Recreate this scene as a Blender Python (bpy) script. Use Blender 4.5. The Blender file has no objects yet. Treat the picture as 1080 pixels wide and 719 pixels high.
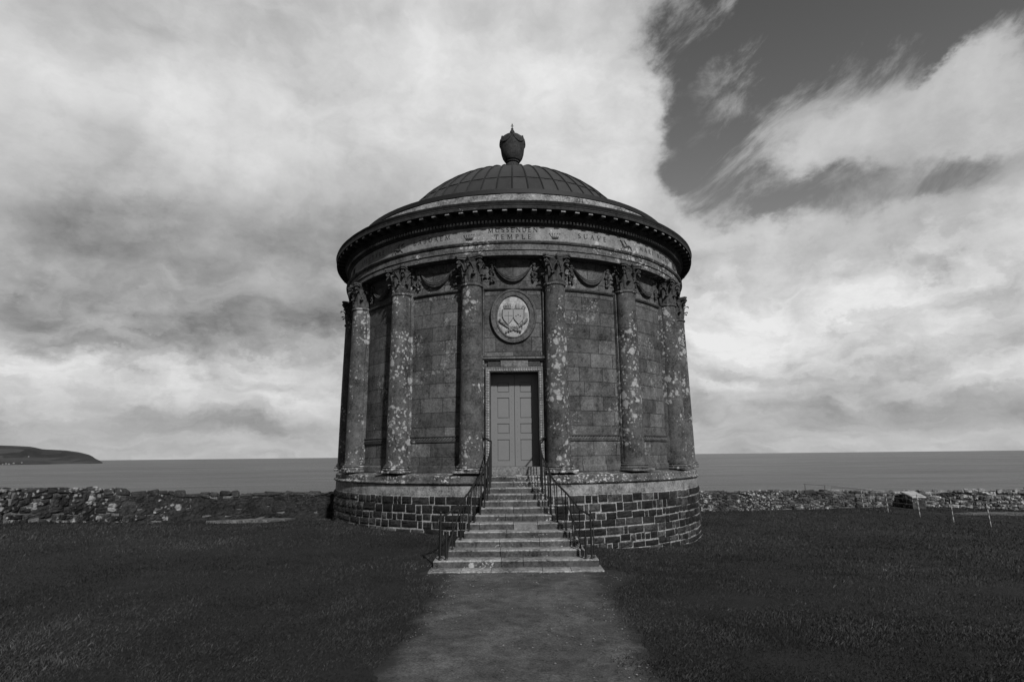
import bpy, math, random
import numpy as np
from mathutils import Vector, Matrix, noise as mnoise
R_ = math.radians
random.seed(7); rng = np.random.default_rng(11)
scn = bpy.context.scene
COL = scn.collection

# ------------------------------------------------------------------ camera
cam_d = bpy.data.cameras.new('camera'); cam = bpy.data.objects.new('camera', cam_d); COL.objects.link(cam)
cam_d.sensor_width = 36.0; cam_d.lens = 20.0; cam_d.clip_start = 0.1; cam_d.clip_end = 200000
CAM = Vector((0.084, -17.835, 1.72))
cam.matrix_world = Matrix.Translation(CAM) @ Matrix.Rotation(0.0095, 4, 'Z') @ Matrix.Rotation(math.pi/2+0.1987, 4, 'X') @ Matrix.Rotation(-0.0107, 4, 'Z')
scn.camera = cam

# ------------------------------------------------------------------ node helper
class NT:
    """small expression builder over a node tree"""
    def __init__(s, nt): s.nt = nt; s.n = nt.nodes; s.l = nt.links
    def put(s, sock, v):
        if isinstance(v, bpy.types.NodeSocket): s.l.new(v, sock)
        elif v is not None:
            try: sock.default_value = v
            except Exception: sock.default_value = (v, v, v) if len(sock.default_value) == 3 else (v, v, v, 1)
    def m(s, op, a, b=None, c=None, clamp=False):
        n = s.n.new('ShaderNodeMath'); n.operation = op; n.use_clamp = clamp
        for i, v in enumerate((a, b, c)):
            if v is not None: s.put(n.inputs[i], v)
        return n.outputs[0]
    def add(s, *a):
        r = a[0]
        for b in a[1:]: r = s.m('ADD', r, b)
        return r
    def sub(s, a, b): return s.m('SUBTRACT', a, b)
    def mul(s, *a):
        r = a[0]
        for b in a[1:]: r = s.m('MULTIPLY', r, b)
        return r
    def ss(s, x, lo, hi, o0=0., o1=1.):
        n = s.n.new('ShaderNodeMapRange'); n.interpolation_type = 'SMOOTHSTEP'
        s.put(n.inputs[0], x); s.put(n.inputs[1], lo); s.put(n.inputs[2], hi); s.put(n.inputs[3], o0); s.put(n.inputs[4], o1)
        return n.outputs[0]
    def lin(s, x, lo, hi, o0, o1):
        n = s.n.new('ShaderNodeMapRange'); n.clamp = True
        s.put(n.inputs[0], x); s.put(n.inputs[1], lo); s.put(n.inputs[2], hi); s.put(n.inputs[3], o0); s.put(n.inputs[4], o1)
        return n.outputs[0]
    def mix(s, f, a, b):   # float mix
        n = s.n.new('ShaderNodeMix'); n.data_type = 'FLOAT'
        s.put(n.inputs[0], f); s.put(n.inputs[2], a); s.put(n.inputs[3], b); return n.outputs[0]
    def xyz(s, x, y, z):
        n = s.n.new('ShaderNodeCombineXYZ'); s.put(n.inputs[0], x); s.put(n.inputs[1], y); s.put(n.inputs[2], z); return n.outputs[0]
    def sep(s, v):
        n = s.n.new('ShaderNodeSeparateXYZ'); s.l.new(v, n.inputs[0]); return n.outputs
    def vmul(s, v, k):
        n = s.n.new('ShaderNodeVectorMath'); n.operation = 'MULTIPLY'; s.l.new(v, n.inputs[0]); s.put(n.inputs[1], k); return n.outputs[0]
    def vadd(s, v, k):
        n = s.n.new('ShaderNodeVectorMath'); n.operation = 'ADD'; s.l.new(v, n.inputs[0]); s.put(n.inputs[1], k); return n.outputs[0]
    def noise(s, v, scale, detail=4, rough=.55, dist=0., col=False):
        n = s.n.new('ShaderNodeTexNoise'); s.l.new(v, n.inputs['Vector']); s.put(n.inputs['Scale'], scale)
        n.inputs['Detail'].default_value = detail; n.inputs['Roughness'].default_value = rough; n.inputs['Distortion'].default_value = dist
        return n.outputs['Color' if col else 'Fac']
    def voro(s, v, scale, feature='F1', rand=1., out='Distance'):
        n = s.n.new('ShaderNodeTexVoronoi'); n.feature = feature; s.l.new(v, n.inputs['Vector']); s.put(n.inputs['Scale'], scale)
        n.inputs['Randomness'].default_value = rand; return n.outputs[out]
    def attr(s, name):
        n = s.n.new('ShaderNodeAttribute'); n.attribute_name = name; return n.outputs['Fac']
    def pos(s): return s.n.new('ShaderNodeNewGeometry').outputs['Position']
    def uv(s): return s.n.new('ShaderNodeTexCoord').outputs['UV']
    def bump(s, h, strength, dist):
        n = s.n.new('ShaderNodeBump'); n.inputs['Strength'].default_value = strength; n.inputs['Distance'].default_value = dist
        s.l.new(h, n.inputs['Height']); return n.outputs[0]

# ------------------------------------------------------------------ sky and sun
SUN_AZ, SUN_EL = 23.0, 34.0          # sun behind the camera, to the right
w = bpy.data.worlds.new('World'); scn.world = w; w.use_nodes = True
nt = w.node_tree; nt.nodes.clear(); S = NT(nt)
out = nt.nodes.new('ShaderNodeOutputWorld'); bg = nt.nodes.new('ShaderNodeBackground'); nt.links.new(bg.outputs[0], out.inputs[0])
sky = nt.nodes.new('ShaderNodeTexSky'); sky.sky_type = 'NISHITA'; sky.sun_disc = False
sky.sun_elevation = R_(SUN_EL); sky.sun_rotation = R_(180 - SUN_AZ); sky.air_density = 1.0; sky.dust_density = 0.3; sky.altitude = 40
SKY_STRENGTH = 0.1
bg.inputs[1].default_value = SKY_STRENGTH
sc = nt.nodes.new('ShaderNodeSeparateColor'); nt.links.new(sky.outputs[0], sc.inputs[0])
blue = S.mul(sc.outputs[0], 0.95)       # red-filtered black and white sky
D = nt.nodes.new('ShaderNodeTexCoord').outputs['Generated']
dx, dy, dz = S.sep(D)
az = S.m('ARCTAN2', dx, dy); el = S.m('ARCSINE', dz)
zz = S.add(S.m('MAXIMUM', dz, 0.0), 0.17)
P = S.xyz(S.m('DIVIDE', dx, zz), S.m('DIVIDE', dy, zz), 0.0)
A2 = S.xyz(az, S.mul(el, 1.5), 0.0)                # bearing and height, for the upright puffs
wx, wy, wz = S.sep(S.noise(A2, 4.5, 7, .62, col=True))
vx, vy, vz = S.sep(S.noise(A2, 1.6, 3, .5, col=True))
azw = S.add(az, S.mul(S.sub(wx, .5), .20), S.mul(S.sub(vx, .5), .22)); elw = S.add(el, S.mul(S.sub(wy, .5), .17), S.mul(S.sub(vy, .5), .14))
def blobs(lst):
    tot = None
    for (a, e, ra, re, rot, amp) in lst:
        c, s_ = math.cos(rot), math.sin(rot)
        da = S.sub(azw, a); de = S.sub(elw, e)
        u = S.add(S.mul(da, c/ra), S.mul(de, s_/ra)); v = S.add(S.mul(da, -s_/re), S.mul(de, c/re))
        g = S.mul(S.m('EXPONENT', S.mul(S.add(S.mul(u, u), S.mul(v, v)), -1.0)), amp)
        tot = g if tot is None else S.add(tot, g)
    return tot
HOLES = [(.50, .63, .17, .10, 0, .88), (.80, .59, .18, .070, -.15, 1.1), (.62, .70, .32, .10, -.1, 1.0), (.39, .46, .09, .06, -.3, .66), (.52, .385, .14, .036, -.1, .55), (.67, .35, .13, .030, -.1, .46),
         (.60, .470, .20, .034, .1, -.30), (.84, .53, .16, .07, 0, .75), (.33, .52, .03, .10, .2, .40)]
TONES = [(-.74, .32, .34, .050, 0.05, -.12), (-.58, .30, .48, .12, .05, -.15), (-.74, .215, .42, .045, .03, -.10), (-.40, .205, .26, .035, .05, -.12), (-.25, .34, .18, .10, .3, -.10),
         (.62, .060, .45, .022, 0, -.20), (-.42, .055, .22, .018, 0, -.20), (-.10, .60, .35, .14, .1, .12), (.56, .21, .32, .07, 0, .20), (.20, .50, .18, .16, 0, .18),
         (-.62, .50, .30, .07, .15, .12), (.34, .54, .05, .12, .1, -.28), (-.62, .13, .25, .025, 0., .07), (.45, .125, .3, .02, 0, -.10), (-.78, .66, .2, .10, 0, -.05)]
fbm = S.noise(P, 1.9, 10, .62, .25)
fbm2 = S.noise(S.vadd(A2, (3.1, 1.7, 0)), 6.5, 10, .60, .2)
fbm3 = S.noise(S.vadd(P, (7.1, 4.7, 0)), 0.7, 5, .5, .3)
rot_ = (math.cos(.5), math.sin(.5)); u_ = S.add(S.mul(az, rot_[0]), S.mul(el, rot_[1])); v_ = S.sub(S.mul(el, rot_[0]), S.mul(az, rot_[1]))
wisp = S.noise(S.xyz(S.mul(u_, 3.2), S.mul(v_, 8.5), 2.), 1.5, 10, .66, .5)
front = S.ss(dy, -0.15, 0.45)
holeb = blobs(HOLES)
inhole = S.ss(holeb, .15, .6)
hole = S.add(holeb, S.mul(S.sub(1.0, front), 1.5), S.mul(S.sub(fbm2, .5), .9), S.mul(S.sub(fbm, .5), .35), S.mul(S.sub(wisp, .50), S.mul(inhole, -4.2)))
mask = S.sub(1.0, S.ss(hole, S.mix(inhole, .10, -.12), S.mix(inhole, .72, .80)))
band = S.ss(el, .015, .16)
def billow(off):      # cumulus relief: density sampled twice, lit from above
    v = S.xyz(S.add(S.mul(azw, 1.5), off*.5), S.add(S.mul(elw, S.lin(el, 0., .5, 5.2, 2.3)), off), 4.4)
    return S.noise(v, 2.6, 10, .57, .15)
b0 = billow(0.0); relief = S.sub(b0, billow(.09))
val = S.add(.545, S.mul(S.sub(fbm, .5), S.add(.16, S.mul(band, .26))), S.mul(S.sub(fbm2, .5), .26), S.mul(S.sub(fbm3, .5), .25), S.mul(relief, S.lin(el, .12, .45, .85, .38)), S.mul(S.sub(b0, .5), S.lin(el, .12, .45, .42, .18)), S.mul(blobs(TONES), S.add(.35, S.mul(b0, 1.3))))
val = S.sub(val, S.mul(inhole, .15))
val = S.mix(S.ss(el, .02, .13), S.add(.485, S.mul(S.sub(val, .56), .5)), val)      # evener grey low over the sea
val = S.m('MINIMUM', S.m('MAXIMUM', val, .13), .82)
blue = S.mul(blue, S.add(.62, S.mul(front, S.lin(el, .35, .75, .88, .42))))      # the open sky opposite is a deeper tone
mask = S.mul(mask, S.sub(1., S.mul(inhole, .22)))
skyv = S.mix(mask, blue, S.mul(val, 1.0/SKY_STRENGTH))
skyv = S.mix(S.ss(dz, -.02, -.004), S.mul(.12, 1/SKY_STRENGTH), skyv)
S.put(bg.inputs[0], S.n.new('ShaderNodeCombineColor').outputs[0])
cc = bg.inputs[0].links[0].from_node
for i in range(3): nt.links.new(skyv, cc.inputs[i])

sun_d = bpy.data.lights.new('sun', 'SUN'); sun_d.energy = 4.2; sun_d.angle = R_(2.2); sun_d.color = (1, 1, 1)
sun = bpy.data.objects.new('sun', sun_d); COL.objects.link(sun)
sv = Vector((math.sin(R_(SUN_AZ))*math.cos(R_(SUN_EL)), -math.cos(R_(SUN_AZ))*math.cos(R_(SUN_EL)), math.sin(R_(SUN_EL))))
sun.rotation_euler = sv.to_track_quat('Z', 'Y').to_euler()

scn.view_settings.view_transform = 'Standard'; scn.view_settings.look = 'None'
scn.view_settings.exposure = 0.0; scn.view_settings.gamma = 1.0; scn.view_settings.use_curve_mapping = False
scn.render.engine = 'CYCLES'

# ------------------------------------------------------------------ mesh helpers
class MB:
    """collects shapes; build() links them as ONE mesh object"""
    def __init__(s): s.v = []; s.f = []; s.t = []; s.uvs = []; s.mi = []
    def face(s, idx, tone=1., uv=None, mi=0): s.f.append(tuple(idx)); s.t.append(tone); s.uvs.append(uv); s.mi.append(mi)
    def verts(s, vs): b = len(s.v); s.v.extend([tuple(x) for x in vs]); return b
    def box(s, x0, x1, y0, y1, z0, z1, tone=1., M=None, mi=0):
        vs = [(x, y, z) for z in (z0, z1) for y in (y0, y1) for x in (x0, x1)]
        if M is not None: vs = [M @ Vector(q) for q in vs]
        b = s.verts(vs)
        for q in ((0,2,3,1),(4,5,7,6),(0,1,5,4),(2,6,7,3),(0,4,6,2),(1,3,7,5)): s.face([b+i for i in q], tone, mi=mi)
    def bbox(s, x0, x1, y0, y1, z0, z1, bev=.01, tone=1., M=None, jit=0., mi=0):
        """box with chamfered edges"""
        c = Vector(((x0+x1)/2, (y0+y1)/2, (z0+z1)/2)); h = Vector(((x1-x0)/2, (y1-y0)/2, (z1-z0)/2))
        bev = min(bev, h.x*.9, h.y*.9, h.z*.9)
        ids = {}; vs = []
        for sx in (-1, 1):
            for sy in (-1, 1):
                for sz in (-1, 1):
                    j = Vector((random.uniform(-jit, jit), random.uniform(-jit, jit), random.uniform(-jit, jit)))
                    for a in range(3):
                        p = Vector((sx*h.x, sy*h.y, sz*h.z)); 
                        for k in range(3):
                            if k != a: p[k] -= bev*(sx, sy, sz)[k]
                        p += c + j
                        ids[(sx, sy, sz, a)] = len(vs); vs.append(M @ p if M is not None else p)
        b = s.verts(vs); g = lambda *k: b+ids[k]
        for sg in (-1, 1):
            q = [[g(sg,-1,-1,0), g(sg,1,-1,0), g(sg,1,1,0), g(sg,-1,1,0)], [g(1,sg,-1,1), g(-1,sg,-1,1), g(-1,sg,1,1), g(1,sg,1,1)], [g(-1,-1,sg,2), g(1,-1,sg,2), g(1,1,sg,2), g(-1,1,sg,2)]]
            q[1] = q[1] if sg == 1 else q[1][::-1]
            if sg == -1: q[0] = q[0][::-1]; q[2] = q[2][::-1]
            for r in q: s.face(r, tone, mi=mi)
        for sx in (-1, 1):
            for sy in (-1, 1):
                r = [g(sx,sy,-1,0), g(sx,sy,-1,1), g(sx,sy,1,1), g(sx,sy,1,0)]; s.face(r if sx*sy > 0 else r[::-1], tone, mi=mi)
                r = [g(sx,-1,sy,0), g(sx,1,sy,0), g(sx,1,sy,2), g(sx,-1,sy,2)]; s.face(r if sx*sy < 0 else r[::-1], tone, mi=mi)
                r = [g(-1,sx,sy,1), g(1,sx,sy,1), g(1,sx,sy,2), g(-1,sx,sy,2)]; s.face(r if sx*sy > 0 else r[::-1], tone, mi=mi)
                for sz in (-1, 1):
                    r = [g(sx,sy,sz,0), g(sx,sy,sz,1), g(sx,sy,sz,2)]; s.face(r if sx*sy*sz > 0 else r[::-1], tone, mi=mi)
    def lathe(s, prof, a0=0., a1=2*math.pi, n=128, tone=1., closed=False, jit=0., mi=0, uvR=None):
        """prof: list of (r, z); angle 0 faces the viewer (-y), positive to +x"""
        full = abs(a1-a0-2*math.pi) < 1e-6; m = n if full else n+1; k = len(prof)
        vs = []
        for i in range(m):
            a = a0+(a1-a0)*i/n; sn, cs = math.sin(a), -math.cos(a)
            for (r, z) in prof:
                d = mnoise.noise(Vector((sn*r*3, cs*r*3, z*5)))*jit if jit else 0
                vs.append(((r+d)*sn, (r+d)*cs, z + (d*.5)))
        b = s.verts(vs)
        L = [0.]
        for j in range(1, k): L.append(L[-1]+math.dist(prof[j], prof[j-1]))
        for i in range(n):
            i2 = (i+1) % m
            for j in range(k if closed else k-1):
                j2 = (j+1) % k
                if prof[j][0] < 1e-9 and prof[j2][0] < 1e-9: continue
                rr = uvR or max(prof[j][0], .1); ua, ub = (a0+(a1-a0)*i/n)*rr, (a0+(a1-a0)*(i+1)/n)*rr
                uv = [(ua, prof[j][1]), (ub, prof[j][1]), (ub, prof[j2][1]), (ua, prof[j2][1])]
                s.face([b+i*k+j, b+i2*k+j, b+i2*k+j2, b+i*k+j2], tone, uv, mi)
    def tube(s, pts, r, n=6, tone=1., cap=True, mi=0):
        pts = [Vector(p) for p in pts]; rs = r if hasattr(r, '__len__') else [r]*len(pts)
        t0 = (pts[1]-pts[0]).normalized(); up = Vector((0,0,1)) if abs(t0.z) < .9 else Vector((1,0,0))
        nx = t0.cross(up).normalized(); rings = []
        for i, p in enumerate(pts):
            t = (pts[min(i+1, len(pts)-1)]-pts[max(i-1, 0)]).normalized()
            nx = (nx - t*nx.dot(t)).normalized(); ny = t.cross(nx)
            rings.append(s.verts([p+(nx*math.cos(2*math.pi*q/n)+ny*math.sin(2*math.pi*q/n))*rs[i] for q in range(n)]))
        for i in range(len(pts)-1):
            for q in range(n): s.face([rings[i]+q, rings[i]+(q+1) % n, rings[i+1]+(q+1) % n, rings[i+1]+q], tone, mi=mi)
        if cap: s.face([rings[0]+q for q in range(n)][::-1], tone, mi=mi); s.face([rings[-1]+q for q in range(n)], tone, mi=mi)
    def ball(s, c, r, n=8, m=6, sq=(1,1,1), tone=1., mi=0, jit=0.):
        vs = []
        for j in range(1, m):
            ph = math.pi*j/m
            for i in range(n):
                th = 2*math.pi*i/n; k = r*(1+random.uniform(-jit, jit))
                vs.append((c[0]+k*math.sin(ph)*math.cos(th)*sq[0], c[1]+k*math.sin(ph)*math.sin(th)*sq[1], c[2]+k*math.cos(ph)*sq[2]))
        b = s.verts(vs); top = s.verts([(c[0], c[1], c[2]+r*sq[2])]); bot = s.verts([(c[0], c[1], c[2]-r*sq[2])])
        for j in range(m-2):
            for i in range(n): s.face([b+j*n+i, b+(j+1)*n+i, b+(j+1)*n+(i+1) % n, b+j*n+(i+1) % n], tone, mi=mi)
        for i in range(n):
            s.face([top, b+i, b+(i+1) % n], tone, mi=mi); s.face([bot, b+(m-2)*n+(i+1) % n, b+(m-2)*n+i], tone, mi=mi)
    def build(s, name, mats, parent=None, smooth=None, loc=None, rotz=0., col=True):
        me = bpy.data.meshes.new(name); me.from_pydata(s.v, [], s.f); 
        a = me.attributes.new('tone', 'FLOAT', 'FACE'); a.data.foreach_set('value', s.t)
        if any(u is not None for u in s.uvs):
            ul = me.uv_layers.new(name='UVMap'); flat = []
            for f, u in zip(s.f, s.uvs):
                for k in range(len(f)): flat.extend(u[k] if u else (0., 0.))
            ul.data.foreach_set('uv', flat)
        for m in (mats if isinstance(mats, (list, tuple)) else [mats]): me.materials.append(m)
        me.polygons.foreach_set('material_index', s.mi)
        if smooth is not None:
            me.polygons.foreach_set('use_smooth', [True]*len(s.f)); me.set_sharp_from_angle(angle=R_(smooth))
        me.update()
        o = bpy.data.objects.new(name, me); COL.objects.link(o)
        if parent: o.parent = parent
        if loc is not None: o.location = loc
        o.rotation_euler.z = rotz
        return o
def tag(o, label=None, cat=None, group=None, kind=None):
    if label: o['label'] = label
    if cat: o['category'] = cat
    if group: o['group'] = group
    if kind: o['kind'] = kind
    return o
def empty(name, loc=(0,0,0)):
    o = bpy.data.objects.new(name, None); COL.objects.link(o); o.location = loc; o.empty_display_size = .2; return o
def cyl(a, r, z): return Vector((r*math.sin(a), -r*math.cos(a), z))     # angle, radius, height about the temple's axis

# ------------------------------------------------------------------ materials
def newmat(name):
    m = bpy.data.materials.new(name); m.use_nodes = True
    b = m.node_tree.nodes['Principled BSDF']; b.inputs['Specular IOR Level'].default_value = .3
    return m, NT(m.node_tree), b
def setcol(K, b, v, normal=None, rough=.85):
    c = K.n.new('ShaderNodeCombineColor')
    for i in range(3): K.put(c.inputs[i], v)
    K.l.new(c.outputs[0], b.inputs['Base Color']); K.put(b.inputs['Roughness'], rough)
    if normal is not None: K.l.new(normal, b.inputs['Normal'])
def stone(name, base, lichen=.5, var=1., joints=None, bumpd=.012, lv=.42, streak=.5, lscale=1.0, lo=None):
    """weathered sandstone: stains, streaks, fine grain, pale lichen spots, optional ashlar joints in UV"""
    m, K, b = newmat(name); P = K.pos(); px, py, pz = K.sep(P)
    n1 = K.noise(P, .9, 4, .6); n2 = K.noise(P, 5.5, 8, .70); n3 = K.noise(P, 24, 6, .72); n4 = K.noise(K.vadd(P, (9.3, 2.2, 4.)), 2.3, 6, .68)
    st = K.noise(K.xyz(K.mul(px, 4.), K.mul(py, 4.), K.mul(pz, .45)), 1.2, 4, .6)
    v = K.add(1.0, K.mul(K.sub(n1, .5), 1.1*var), K.mul(K.sub(n2, .5), 2.6*var), K.mul(K.sub(n4, .5), 2.2*var), K.mul(K.sub(n3, .5), 3.4*var), K.mul(K.sub(st, .5), 1.4*streak))
    v = K.m('MAXIMUM', v, .16)
    fl = K.ss(K.noise(K.vadd(P, (1.7, 6.1, 3.3)), 48, 3, .6), .60, .72); v = K.add(v, K.mul(fl, K.ss(n4, .42, .62), 1.3*var))
    v = K.mul(v, base, K.attr('tone'))
    h = K.add(K.mul(n2, .6), K.mul(n3, .4))
    if joints:
        bw, bh, mort = joints
        br = K.n.new('ShaderNodeTexBrick'); K.l.new(K.uv(), br.inputs['Vector'])
        br.offset = .5; br.offset_frequency = 2; br.squash = 1.35; br.squash_frequency = 3
        br.inputs['Scale'].default_value = 1.; br.inputs['Mortar Size'].default_value = mort; br.inputs['Mortar Smooth'].default_value = .3
        br.inputs['Brick Width'].default_value = bw; br.inputs['Row Height'].default_value = bh; br.inputs['Bias'].default_value = -.1
        br.inputs['Color1'].default_value = (.68,.68,.68,1); br.inputs['Color2'].default_value = (1.38,1.38,1.38,1); br.inputs['Mortar'].default_value = (.40,.40,.40,1)
        cs = K.n.new('ShaderNodeSeparateColor'); K.l.new(br.outputs['Color'], cs.inputs[0])
        v = K.mul(v, cs.outputs[0]); h = K.sub(h, K.mul(br.outputs['Fac'], 1.2))
    if lichen > 0:
        W = K.vadd(P, K.vmul(K.noise(P, 9, 5, .7, col=True), (.17, .17, .17)))
        msk = K.noise(K.vadd(P, (5.2, 1.3, 8.8)), 1.15, 3, .55)
        d1 = K.voro(W, 6.5*lscale); d2 = K.voro(K.vadd(W, (2.2, 3.1, 1.7)), 15*lscale); rr = K.voro(W, 6.5*lscale, out='Color')
        r1 = K.sep(rr)[0]
        t = .72-.32*lichen
        k1 = K.ss(K.add(d1, K.mul(K.sub(1., K.ss(msk, t-.12, t+.10)), .6), K.mul(r1, .35)), .52, .36)
        k2 = K.ss(K.add(d2, K.mul(K.sub(1., K.ss(msk, t-.16, t+.10)), .55)), .40, .26)
        k = K.m('MAXIMUM', k1, K.mul(k2, .75))
        v = K.mix(K.mul(k, K.lin(n3, .3, .6, .45, .95)), v, K.mul(K.add(.45, K.mul(n2, .75), K.mul(r1, .35)), lv)); h = K.add(h, K.mul(k, .25))
    setcol(K, b, v, K.bump(h, .9, bumpd), .9)
    return m
M_wall   = stone('sandstone_ashlar', .067, lichen=.52, var=.9, joints=(.62, .34, .009), streak=.5, lv=.22)
M_col    = stone('sandstone_column', .060, lichen=.72, var=.9, streak=.7, lv=.36, lscale=.75)
M_carve  = stone('sandstone_carved', .046, lichen=.35, var=.9, streak=.3, bumpd=.008)
M_entab  = stone('sandstone_entablature', .075, lichen=.55, var=1., streak=.6, lscale=1.2)
M_frieze = stone('sandstone_frieze', .165, lichen=.5, var=.55, streak=.5, lv=.42, lscale=.8)
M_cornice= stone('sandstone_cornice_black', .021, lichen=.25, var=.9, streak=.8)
M_attic  = stone('sandstone_attic', .17, lichen=.75, var=1.1, streak=.9, lv=.34)
M_dent   = stone('sandstone_dentil', .09, lichen=.0, var=.8)
M_course = stone('sandstone_plinth_course', .075, lichen=.95, var=1., streak=.6, lv=.5)
M_tool   = stone('sandstone_tooled_band', .17, lichen=.3, var=.9, streak=.9)
M_step   = stone('step_stone', .115, lichen=.62, var=1.0, streak=.2, lv=.42, lscale=1.3)
M_pale   = stone('pale_stone', .26, lichen=.0, var=.5)
M_patch  = stone('patched_step_stone', .11, lichen=.0, var=.5)
M_plate  = stone('medallion_stone', .27, lichen=.2, var=.6)
M_rock   = stone('basalt_rubble', .014, lichen=.22, var=1.5, streak=.1, bumpd=.03, lv=.25)
M_mortar = stone('lime_mortar', .20, lichen=.3, var=.9, bumpd=.02)
M_bwall  = stone('boundary_rubble', .022, lichen=.92, var=1.3, streak=.0, bumpd=.03, lv=.31, lscale=.5)
M_bwallR = stone('boundary_rubble_lichened', .032, lichen=.88, var=1.3, streak=.0, bumpd=.03, lv=.42, lscale=.8)
M_earth  = stone('earthy_rubble', .022, lichen=.30, var=1.4, streak=0., bumpd=.04, lv=.16, lscale=1.2)
M_conc   = stone('old_concrete', .10, lichen=.2, var=1.3, streak=0.)
M_urn    = stone('urn_stone', .026, lichen=.1, var=1.0, streak=.8)
def plain(name, v, rough=.5, var=.25, scale=12, metal=0., bumpd=0.):
    m, K, b = newmat(name); n = K.noise(K.pos(), scale, 5, .6); n2 = K.noise(K.pos(), scale*.12, 3, .5)
    c = K.mul(v, K.add(1., K.mul(K.sub(n, .5), 2*var), K.mul(K.sub(n2, .5), 1.6*var)), K.attr('tone'))
    setcol(K, b, c, K.bump(n, .4, bumpd) if bumpd else None, rough); b.inputs['Metallic'].default_value = metal
    return m
M_lead = plain('dome_lead', .028, .65, .35, 5, bumpd=.01)
M_seam = plain('lead_seam', .009, .6, .2, 8)
M_door = plain('painted_door', .135, .5, .07, 10, bumpd=.002)
M_iron = plain('black_iron', .012, .5, .3, 30)
M_ink  = plain('incised_letter', .012, .9, .2, 30)
M_post = plain('pale_fence_post', .34, .7, .3, 20)
M_wire = plain('fence_wire', .10, .5, .2, 20)
M_white= plain('limewash', .16, .8, .2, .05)
M_slate= plain('slate_roof', .08, .7, .2, .05)

# ------------------------------------------------------------------ ground shape
CP = np.array([(-12.4,-3.7,.27),(-11.5,-1.84,.08),(-9.7,-.34,-.13),(-7.8,.77,-.16),(-5.8,.77,-.17),(-4.2,-3.2,.12),(-3.7,-3.8,.11),(-2.6,-4.6,.095),(-1.7,-5,.07),
 (1.96,-4.93,-.26),(3.38,-4.1,-.37),(4.5,-2.7,-.45),(7.5,6.2,-.57),(11.8,6.2,-.52),(15,6.2,-.45),(18.7,4.2,-.49),(14.4,3.5,-.58),(14.5,2,-.6),(14.7,.7,-.6),(0,-6.5,-.0),
 (0,-9,0),(-1.3,-9,.0),(1.4,-9,0.),(0,-11,0),(0,-13,0),(0,-17.8,0),(-8,-12,.06),(8,-12,-.16),(12,-6,-.42),(-14,-14,.1),(14,-14,-.25),(6,-8,-.2),(-5,-8,.06),
 (-25,-5,.5),(-25,-20,.3),(25,-20,-.5),(28,0,-.8),(0,-30,0),(-20,10,-.5),(0,10,-.8),(25,10,-.9)])
def _tps(r): return np.where(r > 1e-9, r*r*np.log(np.maximum(r, 1e-9)), 0.)
_A = _tps(np.linalg.norm(CP[:, None, :2]-CP[None, :, :2], axis=2)) + np.eye(len(CP))*.6
_Pm = np.c_[np.ones(len(CP)), CP[:, :2]]
_W = np.linalg.solve(np.block([[_A, _Pm], [_Pm.T, np.zeros((3, 3))]]), np.r_[CP[:, 2], 0, 0, 0])
def gz(x, y):
    x = np.clip(np.atleast_1d(np.asarray(x, float)), -28, 30); y = np.clip(np.atleast_1d(np.asarray(y, float)), -32, 11)
    r = np.hypot(x[:, None]-CP[:, 0], y[:, None]-CP[:, 1])
    return _tps(r) @ _W[:-3] + _W[-3] + _W[-2]*x + _W[-1]*y
def g1(x, y): return float(gz([x], [y])[0])
def path_edges(y):
    """half open interval of the trodden path at distance y"""
    l = -1.0 + .02*np.sin(y*1.1) + .012*np.sin(y*5.3+1)
    r = 1.17 + .02*np.sin(y*.9+2) + .012*np.sin(y*4.7) + .45*np.exp(-((y+9.0)/.8)**2)
    l = l - .02*np.sin(y*9.3) - .35*np.exp(-((y+8.9)/.35)**2)
    return l, r

# lawn: one sheet, fine near the temple, with the cliff edge behind the walls
def axis(lo, hi, fine_lo, fine_hi, step):
    a = list(np.arange(fine_lo, fine_hi+.001, step)); k = step
    x = fine_hi
    while x < hi: k *= 1.35; x += k; a.append(min(x, hi))
    k = step; x = fine_lo
    while x > lo: k *= 1.35; x -= k; a.insert(0, max(x, lo))
    return np.array(a)
xs = axis(-700, 700, -24, 28, .4); ys = axis(-900, 11.5, -18, 11.5, .4)
GX, GY = np.meshgrid(xs, ys); GZ = gz(GX.ravel(), GY.ravel()) + .02*np.array([mnoise.noise((x*.9, y*.9, 0)) for x, y in zip(GX.ravel(), GY.ravel())])
mb = MB(); nx_, ny_ = len(xs), len(ys)
mb.verts(np.c_[GX.ravel(), GY.ravel(), GZ]); e0 = mb.verts([(x, 15+2*math.sin(x*.2), -44) for x in xs])
for j in range(ny_-1):
    for i in range(nx_-1): mb.face([j*nx_+i, j*nx_+i+1, (j+1)*nx_+i+1, (j+1)*nx_+i])
for i in range(nx_-1): mb.face([(ny_-1)*nx_+i, (ny_-1)*nx_+i+1, e0+i+1, e0+i])
m, K, b = newmat('lawn_turf'); P = K.pos()
n1 = K.noise(P, .35, 4, .6); n2 = K.noise(P, 3.0, 6, .65); n3 = K.noise(P, 45, 4, .7)
v = K.mul(.0145, K.add(1., K.mul(K.sub(n1, .5), 1.4), K.mul(K.sub(n2, .5), 1.9), K.mul(K.sub(n3, .5), 1.6)))
setcol(K, b, K.m('MAXIMUM', v, .006), K.bump(K.add(n3, K.mul(n2, .6)), 1., .05), .95); M_lawn = m
tag(mb.build('lawn', M_lawn, smooth=60), kind='structure')

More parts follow.
